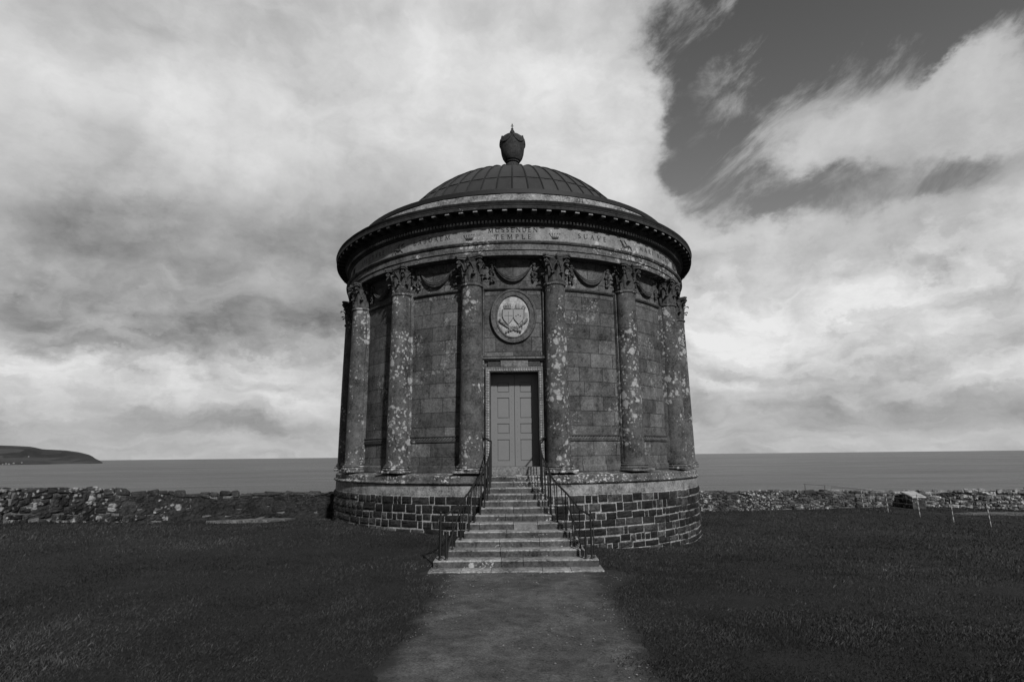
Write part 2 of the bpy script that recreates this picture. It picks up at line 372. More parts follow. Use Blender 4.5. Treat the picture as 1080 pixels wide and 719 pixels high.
# trodden path, 4 mm above the lawn sheet, ragged edges
mb = MB(); Y = np.arange(-24, -8.60, .09); l, r = path_edges(Y); l = l-.16; r = r+.16; prev = None; NP = 34
for k, y in enumerate(Y):
    xx = np.linspace(l[k], r[k], NP)
    ed = np.minimum(xx-l[k], r[k]-xx)          # sinks unevenly into the turf along both edges
    z = gz(xx, np.full(NP, y)) + .02*np.array([mnoise.noise((x*.9, y*.9, 0)) for x in xx]) + .014 + .010*np.array([mnoise.noise((x*3, y*3, 5)) for x in xx])
    z += np.where(ed < .42, np.maximum(.22-ed, 0)*(-.10)+.012*np.array([mnoise.noise((x*9, y*7, 2))+.6*mnoise.noise((x*23, y*19, 3)) for x in xx])*np.clip((.42-ed)/.2, 0, 1), 0)
    bq = mb.verts(np.c_[xx, np.full(NP, y), z])
    if prev is not None:
        for i in range(NP-1): mb.face([prev+i, prev+i+1, bq+i+1, bq+i])
    prev = bq
m, K, b = newmat('trodden_gravel'); P = K.pos()
n1 = K.noise(P, 1.3, 5, .6); n2 = K.noise(P, 6, 8, .72); n3 = K.noise(P, 55, 5, .75)
wet = K.ss(n1, .42, .60)
v = K.mul(K.mix(wet, .056, .084), K.add(1., K.mul(K.sub(n2, .5), 2.8), K.mul(K.sub(n3, .5), 4.0)))
v = K.m('MAXIMUM', v, .012)
chips = K.ss(K.voro(P, 42), .16, .10); v = K.mix(K.mul(chips, K.ss(K.noise(P, 4, 3), .5, .62), .6), v, .16)
px, py, pz = K.sep(P)
eg = K.ss(K.add(K.m('ABSOLUTE', K.sub(px, .085)), K.mul(K.sub(K.noise(P, 2.6, 6, .65), .5), .9)), .86, 1.16)       # turf and soil mixing in along the edges
v = K.mix(eg, v, K.mul(.020, K.add(.3, K.mul(n3, 1.5))))
setcol(K, b, v, K.bump(K.add(n2, K.mul(n3, .7)), .9, .02), .9); M_path = m
tag(mb.build('gravel_path', M_path, smooth=60), kind='structure')

# loose chips on the path
mb = MB()
for i in range(900):
    y = -8.9-abs(random.gauss(0, 3.6)); l_, r_ = path_edges(np.array([y])); t = random.random()
    t = t if random.random() < .45 else random.choice((random.betavariate(1.2, 9), 1-random.betavariate(1.2, 9)))
    x = l_[0]+(r_[0]-l_[0])*t; s_ = random.uniform(.003, .009)
    mb.ball((x, y, g1(x, y)+.018), s_, 5, 4, (random.uniform(.8, 1.5), random.uniform(.8, 1.5), .6), tone=random.uniform(.4, 1.5), jit=.3)
tag(mb.build('path_chips', plain('stone_chip', .12, .9, .3, 40)), label='loose pale stone chips scattered over the trodden path', cat='gravel', kind='stuff')

SLAB = [(-8.44, -1.79), (-7.17, -2.35), (-6.53, -2.12), (-6.41, -1.53), (-6.45, -.62), (-7.35, -.20)]
# grass blades
def grass():
    cx, cy = CAM.x, CAM.y
    N = 620000
    # sample distance with density ~ 1/d^1.5 inside the view wedge (and a margin round it)
    u = rng.random(N); d = 3.2*(34/3.2)**u
    d = np.where(rng.random(N) < .12, 3.2+rng.random(N)*5, d)
    a = (rng.random(N)*2-1)*R_(57)+.0095*-1
    x = cx+d*np.sin(a); y = cy+d*np.cos(a)
    l, r = path_edges(y); mar = .42*rng.random(N)**2.6*(.6+.8*np.sin(y*6.1+x*5)**2) - .10*rng.random(N)
    inn = np.minimum(x-l, r-x); keep = ~((y < -8.55) & (inn > -.14) & (rng.random(N) < np.clip((inn+.14+.16*np.sin(y*7.3+x*3)*np.sin(y*2.9))/.38, .0, 1.)**.8))
    keep &= np.hypot(x, y) > 5.33
    keep &= ~((np.abs(x) < 1.33) & (y > -9.13) & (y < -4.8)); keep &= ~((np.abs(x) < 1.46) & (y > -9.13) & (y < -8.5))
    keep &= ~((y > 0.6) & (x < 0)) & (y < 6.0) & ~((x < -7.7) & (y > -3.74+(x+12.4)*.978-.02))
    ins = np.zeros(len(x), bool); y0_ = y; y = y+np.where(x < -6.2, rng.random(len(x))*.75, 0)
    for k in range(len(SLAB)):
        (xa, ya), (xb, yb) = SLAB[k-1], SLAB[k]
        ins ^= ((ya > y) != (yb > y)) & (x < (xb-xa)*(y-ya)/(yb-ya+1e-12)+xa)
    keep &= ~ins; y = y0_
    x, y, d = x[keep], y[keep], d[keep]; n = len(x)
    z = gz(x, y) - .005
    patch = np.array([mnoise.noise((q*.55, p*.55, 3.)) for q, p in zip(x, y)]); fine = np.array([mnoise.noise((q*2.2, p*2.2, 9.)) for q, p in zip(x, y)]); wide = np.array([mnoise.noise((q*.17, p*.26, 5.)) for q, p in zip(x, y)])
    h = (.019+.016*rng.random(n))*(1+.35*patch+.4*fine)*np.clip(d/11, 1, 1.6); wd = .0019*np.clip(d/4.2, 1, 7)
    th = rng.random(n)*2*np.pi; lean = rng.random(n)*1.1; la = rng.random(n)*2*np.pi
    lx, ly = np.cos(la)*lean*h+.25*h, np.sin(la)*lean*h
    cxh, syh = np.cos(th)*wd, np.sin(th)*wd
    V = np.empty((n, 4, 3))
    V[:, 0] = np.c_[x-cxh, y-syh, z]; V[:, 1] = np.c_[x+cxh, y+syh, z]
    V[:, 2] = np.c_[x+cxh*.7+lx*.45, y+syh*.7+ly*.45, z+h*.65]; V[:, 3] = np.c_[x+lx, y+ly, z+h]
    me = bpy.data.meshes.new('grass'); me.vertices.add(n*4); me.vertices.foreach_set('co', V.ravel())
    base = np.arange(n)[:, None]*4; F = np.concatenate([base+np.array([[0, 1, 2]]), base+np.array([[0, 2, 3]])], axis=1).ravel()
    me.loops.add(n*6); me.loops.foreach_set('vertex_index', F.astype(np.int32)); me.polygons.add(n*2)
    me.polygons.foreach_set('loop_start', np.arange(0, n*6, 3, dtype=np.int32)); me.polygons.foreach_set('loop_total', np.full(n*2, 3, np.int32)) if hasattr(me.polygons[0], 'loop_total') and False else None
    at = me.attributes.new('tone', 'FLOAT', 'FACE')
    t = np.clip((.55+.9*rng.random(n))*(1+.75*patch+.65*fine+.6*wide), .2, 2.6); t = np.where(rng.random(n) < .06, t*1.9, t); at.data.foreach_set('value', np.repeat(t, 2).astype(np.float32))
    me.update(calc_edges=True); me.validate()
    m, K, b = newmat('grass_blade'); setcol(K, b, K.mul(.026, K.attr('tone')), None, .6); b.inputs['Specular IOR Level'].default_value = .15
    me.materials.append(m); o = bpy.data.objects.new('grass', me); COL.objects.link(o)
    tag(o, label='short mown dark grass covering the lawn round the temple', cat='grass', kind='stuff')
grass()

# ------------------------------------------------------------------ sea and headland
mb = MB(); mb.verts([(-90000, 12, -42), (90000, 12, -42), (90000, 120000, -42), (-90000, 120000, -42)]); mb.face([0, 1, 2, 3])
m, K, b = newmat('sea_water'); P = K.pos(); px, py, pz = K.sep(P)
wv = K.noise(K.xyz(px, K.mul(py, 1.3), 0), .09, 9, .68); sw = K.noise(K.xyz(K.mul(px, .25), py, 0), .035, 4, .5)
lanes = K.noise(K.xyz(K.mul(px, .30), py, 0), .007, 8, .66, 1.2); big = K.noise(K.xyz(K.mul(px, .35), py, 0), .0011, 6, .6, .8)
setcol(K, b, K.mul(.034, K.add(-.25, K.mul(lanes, 1.3), K.mul(big, 1.8))), K.bump(K.add(wv, K.mul(sw, 2.)), 1., 2.6), K.add(.02, K.mul(lanes, .35), K.mul(big, .30)))
b.inputs['Specular IOR Level'].default_value = .5; b.inputs['IOR'].default_value = 1.33
tag(mb.build('sea', m), kind='structure')

def headland():
    HD = 9000.; KS = 1.78; mb = MB(); NA, NB = 90, 16
    # ridge height (m above the sea) against bearing
    prof = [(-1.15, 290), (-.95, 250), (-.80, 190), (-.7365, 153), (-.7224, 150), (-.7051, 142), (-.6919, 119), (-.6675, 110), (-.6527, 94), (-.6395, 68), (-.6336, 36), (-.629, 20), (-.626, 0)]
    ba = [p[0] for p in prof]; bh = [p[1] for p in prof]
    for i in range(NA):
        a = -1.15+(.525)*(i/(NA-1))**.7; H = float(np.interp(a, ba, bh))
        for j in range(NB):
            t = j/(NB-1); dd = HD + 3900*t - 390*mnoise.noise((a*22, t*2, 1)); k = min(1., t/.62)
            sh = (.10+.18*t)*min(1, t*6) + .82*(k*k*(3-2*k)) if t > 0 else 0
            z = -44 + (H+2)*KS*min(1., sh*(1.0 if t < .65 else 1-.4*(t-.65))) * (1+.25*t)/(1+.25*.62) + (10*mnoise.noise((a*60, t*6, 3)) if 0 < t < .6 else 0)
            mb.verts([(CAM.x+dd*math.tan(a) if False else CAM.x+dd*math.sin(a)/math.cos(.62)*math.cos(.62), CAM.y+dd*math.cos(a), z)])
    for i in range(NA-1):
        for j in range(NB-1): mb.face([i*NB+j, (i+1)*NB+j, (i+1)*NB+j+1, i*NB+j+1])
    m, K, b = newmat('headland_fields'); P = K.pos()
    f = K.voro(K.vmul(P, (1., .5, 2.)), .0032, out='Color'); fr = K.sep(f)[0]; n = K.noise(P, .01, 5, .6)
    setcol(K, b, K.mul(.026, K.m('MAXIMUM', K.add(.2, K.mul(K.m('POWER', fr, 2.), 1.3), K.mul(K.sub(n, .4), 2.2)), .3)), None, .95)
    tag(mb.build('headland', m, smooth=50), kind='structure')
    for i, (a, up) in enumerate([(-.7345, 10), (-.7305, 6), (-.7275, 12), (-.7245, 8), (-.7200, 16), (-.7120, 22), (-.7059, 95)]):
        d = HD-150+up*8; s_ = random.uniform(.8, 1.3)
        root = empty('cottage', (CAM.x+d*math.sin(a), CAM.y+d*math.cos(a), -40+up)); root.rotation_euler.z = -a+random.uniform(-.3, .3)
        c = MB(); W, Dp, Hh = 7*s_, 5, 5*s_
        c.box(-W, W, -Dp, Dp, -6, Hh); c.build('wall', M_white, root)
        c = MB(); bq = c.verts([(-W-.4, -Dp-.5, Hh), (W+.4, -Dp-.5, Hh), (W+.4, Dp+.5, Hh), (-W-.4, Dp+.5, Hh), (-W-.4, 0, Hh+4), (W+.4, 0, Hh+4)])
        for q in ((0,1,5,4), (2,3,4,5), (0,4,3), (1,2,5), (3,2,1,0)): c.face([bq+k for k in q])
        c.build('roof', M_slate, root)
        tag(root, 'tiny white cottage among the houses on the shore of the distant headland' if i < 6 else 'lone tiny white cottage up the slope of the distant headland', 'cottage', 'cottages on the headland')
headland()

# ------------------------------------------------------------------ the round temple
T = tag(empty('round_temple', (0, 0, 0)), 'round domed stone temple with columns, swags and a panelled door above the steps', 'temple')
RW = 4.86; RC = 5.0
# rubble base: individual squared basalt blocks in thick pale mortar
def rock_block(mb, pf, w, h, dep, tone, rough, mi=0):
    """pf(u,v,n) maps local face coordinates to space; a rock-faced block"""
    n = 4; seed = random.random()*100; ids = []
    for j in range(n+1):
        for i in range(n+1):
            u = i/n*2-1; v = j/n*2-1; e = max(abs(u), abs(v))
            q = dep*(1-.10*e**4)+rough*mnoise.noise((u*1.6+seed, v*1.6, seed))*(1-.6*e**6)
            ju, jv = .09*mnoise.noise((u*2, v*2, seed+9)), 0.09*mnoise.noise((u*2+4, v*2, seed+5))
            if e > .99: q = dep*.30
            ids.append(pf((u+ju)*w/2, (v+jv)*h/2, q))
    b = mb.verts(ids)
    for j in range(n):
        for i in range(n): mb.face([b+j*(n+1)+i, b+j*(n+1)+i+1, b+(j+1)*(n+1)+i+1, b+(j+1)*(n+1)+i], tone*random.uniform(.9, 1.1), mi=mi)
    ring = [j for j in range(n)]+[n+(n+1)*j for j in range(n)]+[n+(n+1)*n-j for j in range(n)]+[(n+1)*(n-j) for j in range(n)]
    bk = mb.verts([pf(0, 0, -.05)])
    for k in range(len(ring)): mb.face([b+ring[(k+1) % len(ring)], b+ring[k], bk], tone, mi=mi)
mb = MB(); RB = 5.27; zc = .865; course = 0
while zc > -.85:
    hh = random.uniform(.138, .20) if zc > .2 else random.uniform(.12, .185)
    a = random.random()*.05
    end = a+2*math.pi
    while a < end-.01:
        wd = min(random.choice((.12, .17, .22, .27, .31, .36, .44))*random.uniform(.88, 1.12), (end-a)*RB)
        ac = a+wd/2/RB; mid = zc-hh/2; tn = random.choice((.4, .5, .6, .7, .8, 1., 1.4, 2.2, 3.0))*random.uniform(.85, 1.15); dz_ = random.uniform(-.014, .014)
        rock_block(mb, lambda u, v, q: cyl(ac+u/RB, RB+q, mid+v+dz_), wd-random.uniform(.018, .032), hh-random.uniform(.016, .034), random.uniform(.024, .036), tn, .026)
        a += wd/RB
    zc -= hh; course += 1
rub = mb.build('rubble_base', M_rock, T)
mb = MB(); mb.lathe([(RB-.002, -1.0), (RB-.002, -.6), (RB-.002, .2), (RB-.002, .5), (RB-.005, .885)], n=260, jit=.007); mb.build('mortar', M_mortar, rub, smooth=40)
# plinth courses
mb = MB(); mb.lathe([(5.2, .884), (5.262, .89), (5.262, 1.10), (5.2, 1.104)], n=160, jit=.004, uvR=5.24); mb.build('tooled_band', M_tool, T, smooth=30)
mb = MB(); mb.lathe([(5.2, 1.105), (5.30, 1.112), (5.325, 1.135), (5.325, 1.155), (5.285, 1.175), (5.27, 1.185), (5.27, 1.275), (5.25, 1.295), (4.80, 1.345)], n=160, jit=.005); mb.build('plinth_cap', M_course, T, smooth=30)
# wall, with the doorway left open
DA = .55/RW                     # half angle of the door opening
ZB, ZT, ZD = 1.32, 6.34, 3.60
mb = MB()
base_prof = [(RW+.05, ZB), (RW+.05, ZB+.16), (RW+.02, ZB+.19), (RW, ZB+.19)]
zz_ = [ZB+.19, 2.0, 2.6, 3.2, ZD]
mb.lathe(base_prof+[(RW, z) for z in zz_[1:]]+[(RW, z) for z in (4.2, 5.0, 5.6, ZT)], a0=DA, a1=2*math.pi-DA, n=150, uvR=RW)
mb.lathe([(RW, ZD), (RW, 4.2), (RW, 5.0), (RW, 5.6), (RW, ZT)], a0=-DA, a1=DA, n=10, uvR=RW)
wall = mb.build('wall', M_wall, T, smooth=30)
# doorway: reveal, threshold, frame, leaves, hood
X = .55; YF = -RW*math.cos(DA)  # wall face at the jambs
mb = MB()
for sx in (-1, 1): mb.box(min(sx*X, sx*(X+.12)), max(sx*X, sx*(X+.12)), YF-.012, YF+.55, 1.42, ZD+.10, tone=1.)
mb.box(-X, X, YF-.012, YF+.55, ZD, ZD+.10)
mb.build('reveal', M_wall, T)
mb = MB(); mb.bbox(-.66, .66, -5.12, YF+.6, 1.25, 1.475, .012, jit=.004); mb.build('threshold', M_step, T)
fr = MB()
Z0, Z1 = 1.478, ZD
for sx in (-1, 1):
    a, b_ = sorted((sx*.553, sx*.66)); fr.bbox(a, b_, YF-.10, YF+.02, Z0, Z1+.115, .012)
fr.bbox(-.66+.109, .66-.109, YF-.10, YF+.02, Z1+.003, Z1+.115, .012)
door_frame = fr.build('door_frame', stone('door_frame_stone', .10, lichen=.2, var=.6), T)
bd = MB()                       # bead and dart moulding round the opening
k = 0; z = Z0+.03
while z < Z1+.04:
    for sx in (-1, 1): bd.ball((sx*.595, YF-.103, z), .020, 6, 5, (1., .8, 1.2), tone=random.uniform(.8, 1.2))
    for sx in (-1, 1): bd.box(sx*.635-.008, sx*.635+.008, YF-.113, YF-.09, z-.006, z+.018, tone=.8)
    z += .056
x = -.56
while x < .57:
    bd.ball((x, YF-.103, Z1+.045), .020, 6, 5, (1.2, .8, 1.), tone=random.uniform(.7, 1.1)); bd.box(x-.012, x+.012, YF-.113, YF-.09, Z1+.08, Z1+.105, tone=.6)
    x += .056
bd.build('beading', M_pale, door_frame, smooth=60)
YD = YF+.30
for sx in (-1, 1):
    dl = MB(); a, b_ = sorted((sx*.004, sx*.552)); dl.box(a, b_, YD+.02, YD+.06, 1.478, ZD+.002)
    x0, x1 = sorted((sx*.004, sx*.125)); x2, x3 = sorted((sx*.405, sx*.552))
    dl.bbox(x0, x1, YD-.002, YD+.02, 1.479, ZD, .003); dl.bbox(x2, x3, YD-.002, YD+.02, 1.479, ZD, .003)
    c0, c1 = sorted((sx*.125, sx*.405))
    # four panels from the sill up: tall, square, tall, square
    panels = [(1.60, 2.085), (2.217, 2.448), (2.572, 3.047), (3.17, 3.41)]
    zs = [1.479]+[q for p in panels for q in p]+[ZD]
    for i in range(0, len(zs), 2): dl.bbox(c0-.002, c1+.002, YD-.001, YD+.021, zs[i], zs[i+1], .003)
    for z in np.arange(1.55, 3.56, .14):
        for xx in (sx*.065, sx*.47): dl.ball((xx, YD-.003, z), .008, 6, 4)
    leaf = dl.build('door_leaf', M_door, T)
    for (p0, p1) in panels:
        pm = MB(); pm.bbox(c0+.012, c1-.012, YD+.006, YD+.024, p0+.012, p1-.012, .008); pm.build('door_panel', M_door, leaf)
mb = MB(); mb.bbox(-.60, .60, YF-.06, YF+.01, ZD+.118, ZD+.24, .006, tone=.65); mb.bbox(-.30, .32, YF-.068, YF+.01, ZD+.125, ZD+.262, .006, tone=2.6, jit=.006)
mb.build('lintel_frieze', M_carve, T)
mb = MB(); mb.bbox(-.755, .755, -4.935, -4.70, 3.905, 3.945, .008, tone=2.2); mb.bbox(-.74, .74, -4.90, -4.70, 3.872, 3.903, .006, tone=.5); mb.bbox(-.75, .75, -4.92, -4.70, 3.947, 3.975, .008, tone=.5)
mb.build('door_hood', M_carve, T)
# oval medallion over the door
def ell(a, b_, y, n=64, cz=4.92): return [Vector((a*math.sin(2*math.pi*i/n), y, cz+b_*math.cos(2*math.pi*i/n))) for i in range(n)]
mb = MB(); rings = [(.545, .655, -4.80), (.545, .655, -4.895), (.525, .635, -4.925), (.495, .605, -4.915), (.485, .595, -4.895), (.42, .535, -4.885), (.41, .525, -4.905), (.385, .50, -4.90), (.375, .49, -4.865)]
bs = [mb.verts(ell(*r)) for r in rings]
for k in range(len(bs)-1):
    for i in range(64): mb.face([bs[k]+i, bs[k]+(i+1) % 64, bs[k+1]+(i+1) % 64, bs[k+1]+i], tone=1.5)
med = mb.build('medallion', M_carve, T, smooth=35)
mb = MB(); c0 = mb.verts(ell(.378, .493, -4.862)); cc_ = mb.verts([(0, -4.892, 4.92)])
mid_ = mb.verts(ell(.25, .33, -4.885))
for i in range(64): mb.face([c0+i, c0+(i+1) % 64, mid_+(i+1) % 64, mid_+i]); mb.face([mid_+i, mid_+(i+1) % 64, cc_])
mb.build('medallion_plate', M_plate, med, smooth=60)
mb = MB()                       # coat of arms in relief: two shields, coronet, mitre, staff, branches
YA = -4.888
def shield(cx, cz, wv_, hv):
    pts = [(-1, 1), (1, 1), (1.02, .1), (.8, -.35), (0, -1), (-.8, -.35), (-1.02, .1)]
    f = mb.verts([(cx+p*wv_, YA-.022, cz+q*hv) for p, q in pts]); bk = mb.verts([(cx+p*wv_*1.06, YA+.02, cz+q*hv*1.06) for p, q in pts]); n = len(pts)
    mb.face([f+i for i in range(n)][::-1], 1.)
    for i in range(n): mb.face([f+i, f+(i+1) % n, bk+(i+1) % n, bk+i], 1.)
    mb.tube([(cx+pts[i % n][0]*wv_*.97, YA-.024, cz+pts[i % n][1]*hv*.97) for i in range(n+1)], .007, 5, tone=.55)
shield(-.125, 4.90, .13, .19); shield(.125, 4.90, .13, .19)
mb.tube([(-.115, YA-.024, 5.03), (-.115, YA-.024, 4.75)], .006, 4, tone=.6); mb.tube([(-.21, YA-.024, 4.93), (-.02, YA-.024, 4.93)], .006, 4, tone=.6)
for q in (-1, 0, 1): mb.ball((.115+q*.05, YA-.026, 4.95-.03*abs(q)), .018, 6, 4, tone=.7)
mb.bbox(-.215, -.055, YA-.04, YA, 5.085, 5.115, .006, tone=.5)
for q in range(5): mb.tube([(-.20+q*.033, YA-.03, 5.11), (-.215+q*.04, YA-.035, 5.19)], [.012, .006], 5, tone=.8); mb.ball((-.215+q*.04, YA-.035, 5.20), .013, 6, 4, tone=.6)
mb.bbox(.045, .175, YA-.03, YA, 5.075, 5.095, .006, tone=.4)
for sx in (-1, 1): mb.ball((.11+sx*.022, YA-.005, 5.16), .055, 8, 6, (.75, .5, 1.35), tone=1.)
mb.tube([(.20, YA-.02, 4.62), (.225, YA-.02, 4.85), (.245, YA-.02, 5.08)], .008, 5, tone=.7)
mb.tube([(.245+.04*math.cos(t), YA-.02, 5.12+.04*math.sin(t)) for t in np.linspace(-1.8, 4.2, 14)], .009, 5, tone=.7)
for sx in (-1, 1):
    stem = [Vector((sx*(-.06+.34*math.sin(t)), YA-.02, 4.60+.05*(1-math.cos(t))+.20*t*.55)) for t in np.linspace(-.35, 1.45, 12)]
    mb.tube(stem, .008, 5, tone=.5)
    for k, p in enumerate(stem[1:]):
        for q in (-1, 1):
            dirv = Vector((sx*(.25+q*.5), 0, .6 if q > 0 else -.2)).normalized()*.05
            c = p+dirv; mb.ball((c.x, YA-.022, c.z), .026, 6, 4, (abs(dirv.x)*18+.4, .5, abs(dirv.z)*18+.4), tone=random.choice((.35, .45, .8)))
mb.build('coat_of_arms', plain('relief_stone', .22, .9, .2, 30), med)

# columns: base, shaft (the column itself) and capital; one built, the others copied
def build_column():
    mb = MB(); H0, H1 = 1.50, 5.66
    prof = []
    joints = [2.62, 3.62, 4.72]
    for i in range(40):
        t = i/39; z = H0+.06+(H1-H0-.06)*t; r = .272-.037*(t**1.7)
        prof.append((r, z))
    prof = [(.30, H0), (.30, H0+.03), (.275, H0+.05)]+prof[:-1]
    for zj in joints:
        r = .272-.037*(((zj-H0)/(H1-H0))**1.7)
        prof += [(r, zj-.006), (r-.006, zj), (r, zj+.006)]
    prof = sorted(prof[:3], key=lambda p: p[1])+sorted(prof[3:], key=lambda p: p[1])
    prof += [(.236, H1-.05), (.262, H1-.045), (.272, H1-.02), (.262, H1), (.23, H1+.002)]
    mb.lathe(prof, n=40, tone=1.)
    # wall fillet down both sides where the shaft grows out of the wall
    for sx in (-1, 1): mb.box(sx*.262-.012, sx*.262+.012, .06, .20, H0+.05, H1-.06, tone=1.2)
    c = mb.build('column', M_col, T, smooth=25)
    bs_ = MB(); bs_.bbox(-.36, .36, -.33, .2, 1.345, 1.405, .012, tone=1.2)
    bs_.lathe([(.33, 1.404), (.352, 1.415), (.358, 1.432), (.345, 1.448), (.318, 1.455), (.308, 1.465), (.318, 1.474), (.335, 1.482), (.335, 1.492), (.315, 1.502), (.26, 1.503)], n=40)
    bs_.build('column_base', M_course, c, smooth=30)
    cp = MB(); z0 = 5.66; zt = 6.33
    bell = [(.225, z0), (.228, z0+.2), (.238, z0+.38), (.262, z0+.52), (.295, z0+.575), (.25, z0+.58)]
    cp.lathe(bell, n=24)
    def rb(z): return float(np.interp(z, [p[1] for p in bell[:5]], [p[0] for p in bell[:5]]))
    def leaf(a, zb, h, w_, curl):
        rows = [(0, 0, 1.), (.012, .22, 1.12), (.016, .48, 1.05), (.022, .72, .9), (.045, .92, .72), (.045+curl*.55, 1.0, .5), (.045+curl, .95, .34), (.045+curl*1.05, .84, .12)]
        ids = []
        for k, (dr, th_, wk) in enumerate(rows):
            z = zb+h*th_; rr = rb(min(z, z0+.5))+dr+.008
            lob = 1.+(.14 if k % 2 else -.10)
            ids.append(cp.verts([cyl(a+s_*w_*wk*lob/rr, rr-(.022*abs(s_)**1.5 if k < 5 else .012*abs(s_))+(.010 if s_ == 0 else 0), z-(.02*abs(s_) if k > 3 else 0)) for s_ in (-1, -.5, 0, .5, 1)]))
        for k in range(len(rows)-1):
            for q in range(4): cp.face([ids[k]+q, ids[k]+q+1, ids[k+1]+q+1, ids[k+1]+q], tone=random.uniform(.8, 1.25))
    for i in range(8): leaf(2*math.pi*(i+.5)/8, z0+.005, .235, .085, .085)
    for i in range(8): leaf(2*math.pi*i/8, z0+.06, .385, .075, .095)
    for i in range(4):
        a = math.pi/4+i*math.pi/2; o_ = cyl(a, 1., 0)
        cp.tube([cyl(a-.35, .25, z0+.30), cyl(a-.2, .285, z0+.46), cyl(a-.05, .345, z0+.55)], [.022, .018, .014], 5); cp.tube([cyl(a+.35, .25, z0+.30), cyl(a+.2, .285, z0+.46), cyl(a+.05, .345, z0+.55)], [.022, .018, .014], 5)
        for sg in (-1, 1):
            cen = cyl(a, .375, z0+.515); tg = Vector((math.cos(a), math.sin(a), 0))
            cp.tube([cen+o_*(.058*(1-t/11)*math.cos(t))+Vector((0, 0, .058*(1-t/11)*math.sin(t)))+tg*sg*.018 for t in np.linspace(1.6, 9.5, 22)], .015, 5)
        leaf(a, z0+.22, .25, .05, .07)
        b2 = i*math.pi/2
        cp.tube([cyl(b2-.5, .25, z0+.33), cyl(b2-.2, .285, z0+.49), cyl(b2-.08, .295, z0+.53)], .013, 5); cp.tube([cyl(b2+.5, .25, z0+.33), cyl(b2+.2, .285, z0+.49), cyl(b2+.08, .295, z0+.53)], .013, 5)
        p = cyl(b2, .325, z0+.625); cp.ball(p, .045, 8, 6, jit=.15)
    def abacus(zl, zh, ex):
        pl = []
        for i in range(4):
            a = math.pi/4+i*math.pi/2; n2_ = 9
            A = cyl(a-.10, .43+ex, 0); B = cyl(a+.10, .43+ex, 0); C = cyl(a+math.pi/2-.10, .43+ex, 0)
            for k in range(n2_):
                t = k/(n2_-1); p = B.lerp(C, t); dep = .085*4*t*(1-t); nrm = cyl(a+math.pi/4, 1, 0); pl.append(p-nrm*dep)
        lo_ = cp.verts([(p.x, p.y, zl) for p in pl]); hi_ = cp.verts([(p.x, p.y, zh) for p in pl]); n = len(pl)
        for i in range(n): cp.face([lo_+i, lo_+(i+1) % n, hi_+(i+1) % n, hi_+i], tone=1.15)
        cp.face([lo_+i for i in range(n)][::-1]); cp.face([hi_+i for i in range(n)])
    abacus(z0+.585, z0+.622, -.015); abacus(z0+.624, zt-.003, .01)
    cp.build('capital', M_carve, c)
    return c
col0 = build_column()
for i in range(16):
    a = R_(11.25+22.5*i)
    if i == 0: c = col0
    else:
        c = col0.copy(); COL.objects.link(c); c.parent = T
        for ch in col0.children: d = ch.copy(); COL.objects.link(d); d.parent = c
    c.location = (RC*math.sin(a), -RC*math.cos(a), 0); c.rotation_euler.z = a

# strings and swags
mb = MB()
for i in range(16):
    a0_, a1_ = R_(22.5*i-11.25)+.045, R_(22.5*i+11.25)-.045
    mb.lathe([(RW-.01, 5.555), (RW+.03, 5.56), (RW+.06, 5.59), (RW+.06, 5.615), (RW+.03, 5.635), (RW-.01, 5.65)], a0=a0_, a1=a1_, n=10)
mb.build('upper_string', M_carve, T, smooth=30)
mb = MB()
for i in range(16):
    c0_ = R_(22.5*i); spans = [(-.15, .15)] if i else [(-.15, -.137), (.137, .15)]
    for (s0, s1) in spans:
        n_ = 10 if i else 2
        mb.lathe([(RW-.01, 2.035), (RW+.03, 2.04), (RW+.035, 2.06), (RW+.012, 2.065), (RW+.012, 2.145), (RW+.035, 2.15), (RW+.045, 2.175), (RW+.03, 2.185), (RW-.01, 2.19)], a0=c0_+s0, a1=c0_+s1, n=n_)
        if i and (i <= 5 or i >= 11):
            q = s0+.01
            while q < s1-.012:          # running scroll ornament
                a = c0_+q
                mb.tube([cyl(a, RW+.02, 2.076), cyl(a+.004, RW+.03, 2.09), cyl(a+.010, RW+.032, 2.12), cyl(a+.015, RW+.02, 2.136)], .011, 5, tone=1.9)
                q += .0155
mb.build('string_course', M_carve, T, smooth=30)
def swag(i):
    c = R_(22.5*i); mb = MB(); W_ = .455; zt = 6.20
    nu = 26; nv = 13; ids = []
    for k in range(nu+1):
        u = k/nu*2-1
        sagA = .30*(1-abs(u)**2.1); sagB = .455*(1-abs(u)**2.3)
        row = []
        for q in range(nv+1):
            v = q/nv; z = zt-(sagA+(sagB-sagA)*v)-.05*v*(abs(u)**3)-.015
            env = (1-abs(u)**6)
            r = RW+.012+(.030+.040*math.sin(v*math.pi)**.7+.026*abs(math.sin(v*math.pi*3.0+u*u*.8)))*(.35+.65*env)
            if q in (0, nv): r = RW-.01
            row.append(cyl(c+u*W_/RW*(1-.02*v), r, z))
        ids.append(mb.verts(row))
    for k in range(nu):
        for q in range(nv): mb.face([ids[k]+q, ids[k]+q+1, ids[k+1]+q+1, ids[k+1]+q])
    mb.build('swag', M_carve, T, smooth=50)
    for sx in (-1, 1):
        pd = MB(); a = c+sx*(W_+.045)/RW
        pd.ball(cyl(a, RW+.05, 6.19), .05, 8, 6, (1, 1, .9)); z = 6.12
        pd.tube([cyl(a-sx*.008, RW+.03, 6.19), cyl(a-sx*.016, RW+.04, 6.12)], .02, 5)
        while z > 5.74:
            for q in range(3): pd.ball(cyl(a+random.uniform(-.010, .010)*(1.2 if z < 6 else .6), RW+.03+random.uniform(0, .03), z+random.uniform(-.01, .01)), random.uniform(.022, .036), 6, 5, jit=.15, tone=random.uniform(.7, 1.3))
            z -= .043
        pd.build('pendant', M_carve, T)
for i in range(-4, 5): swag(i)

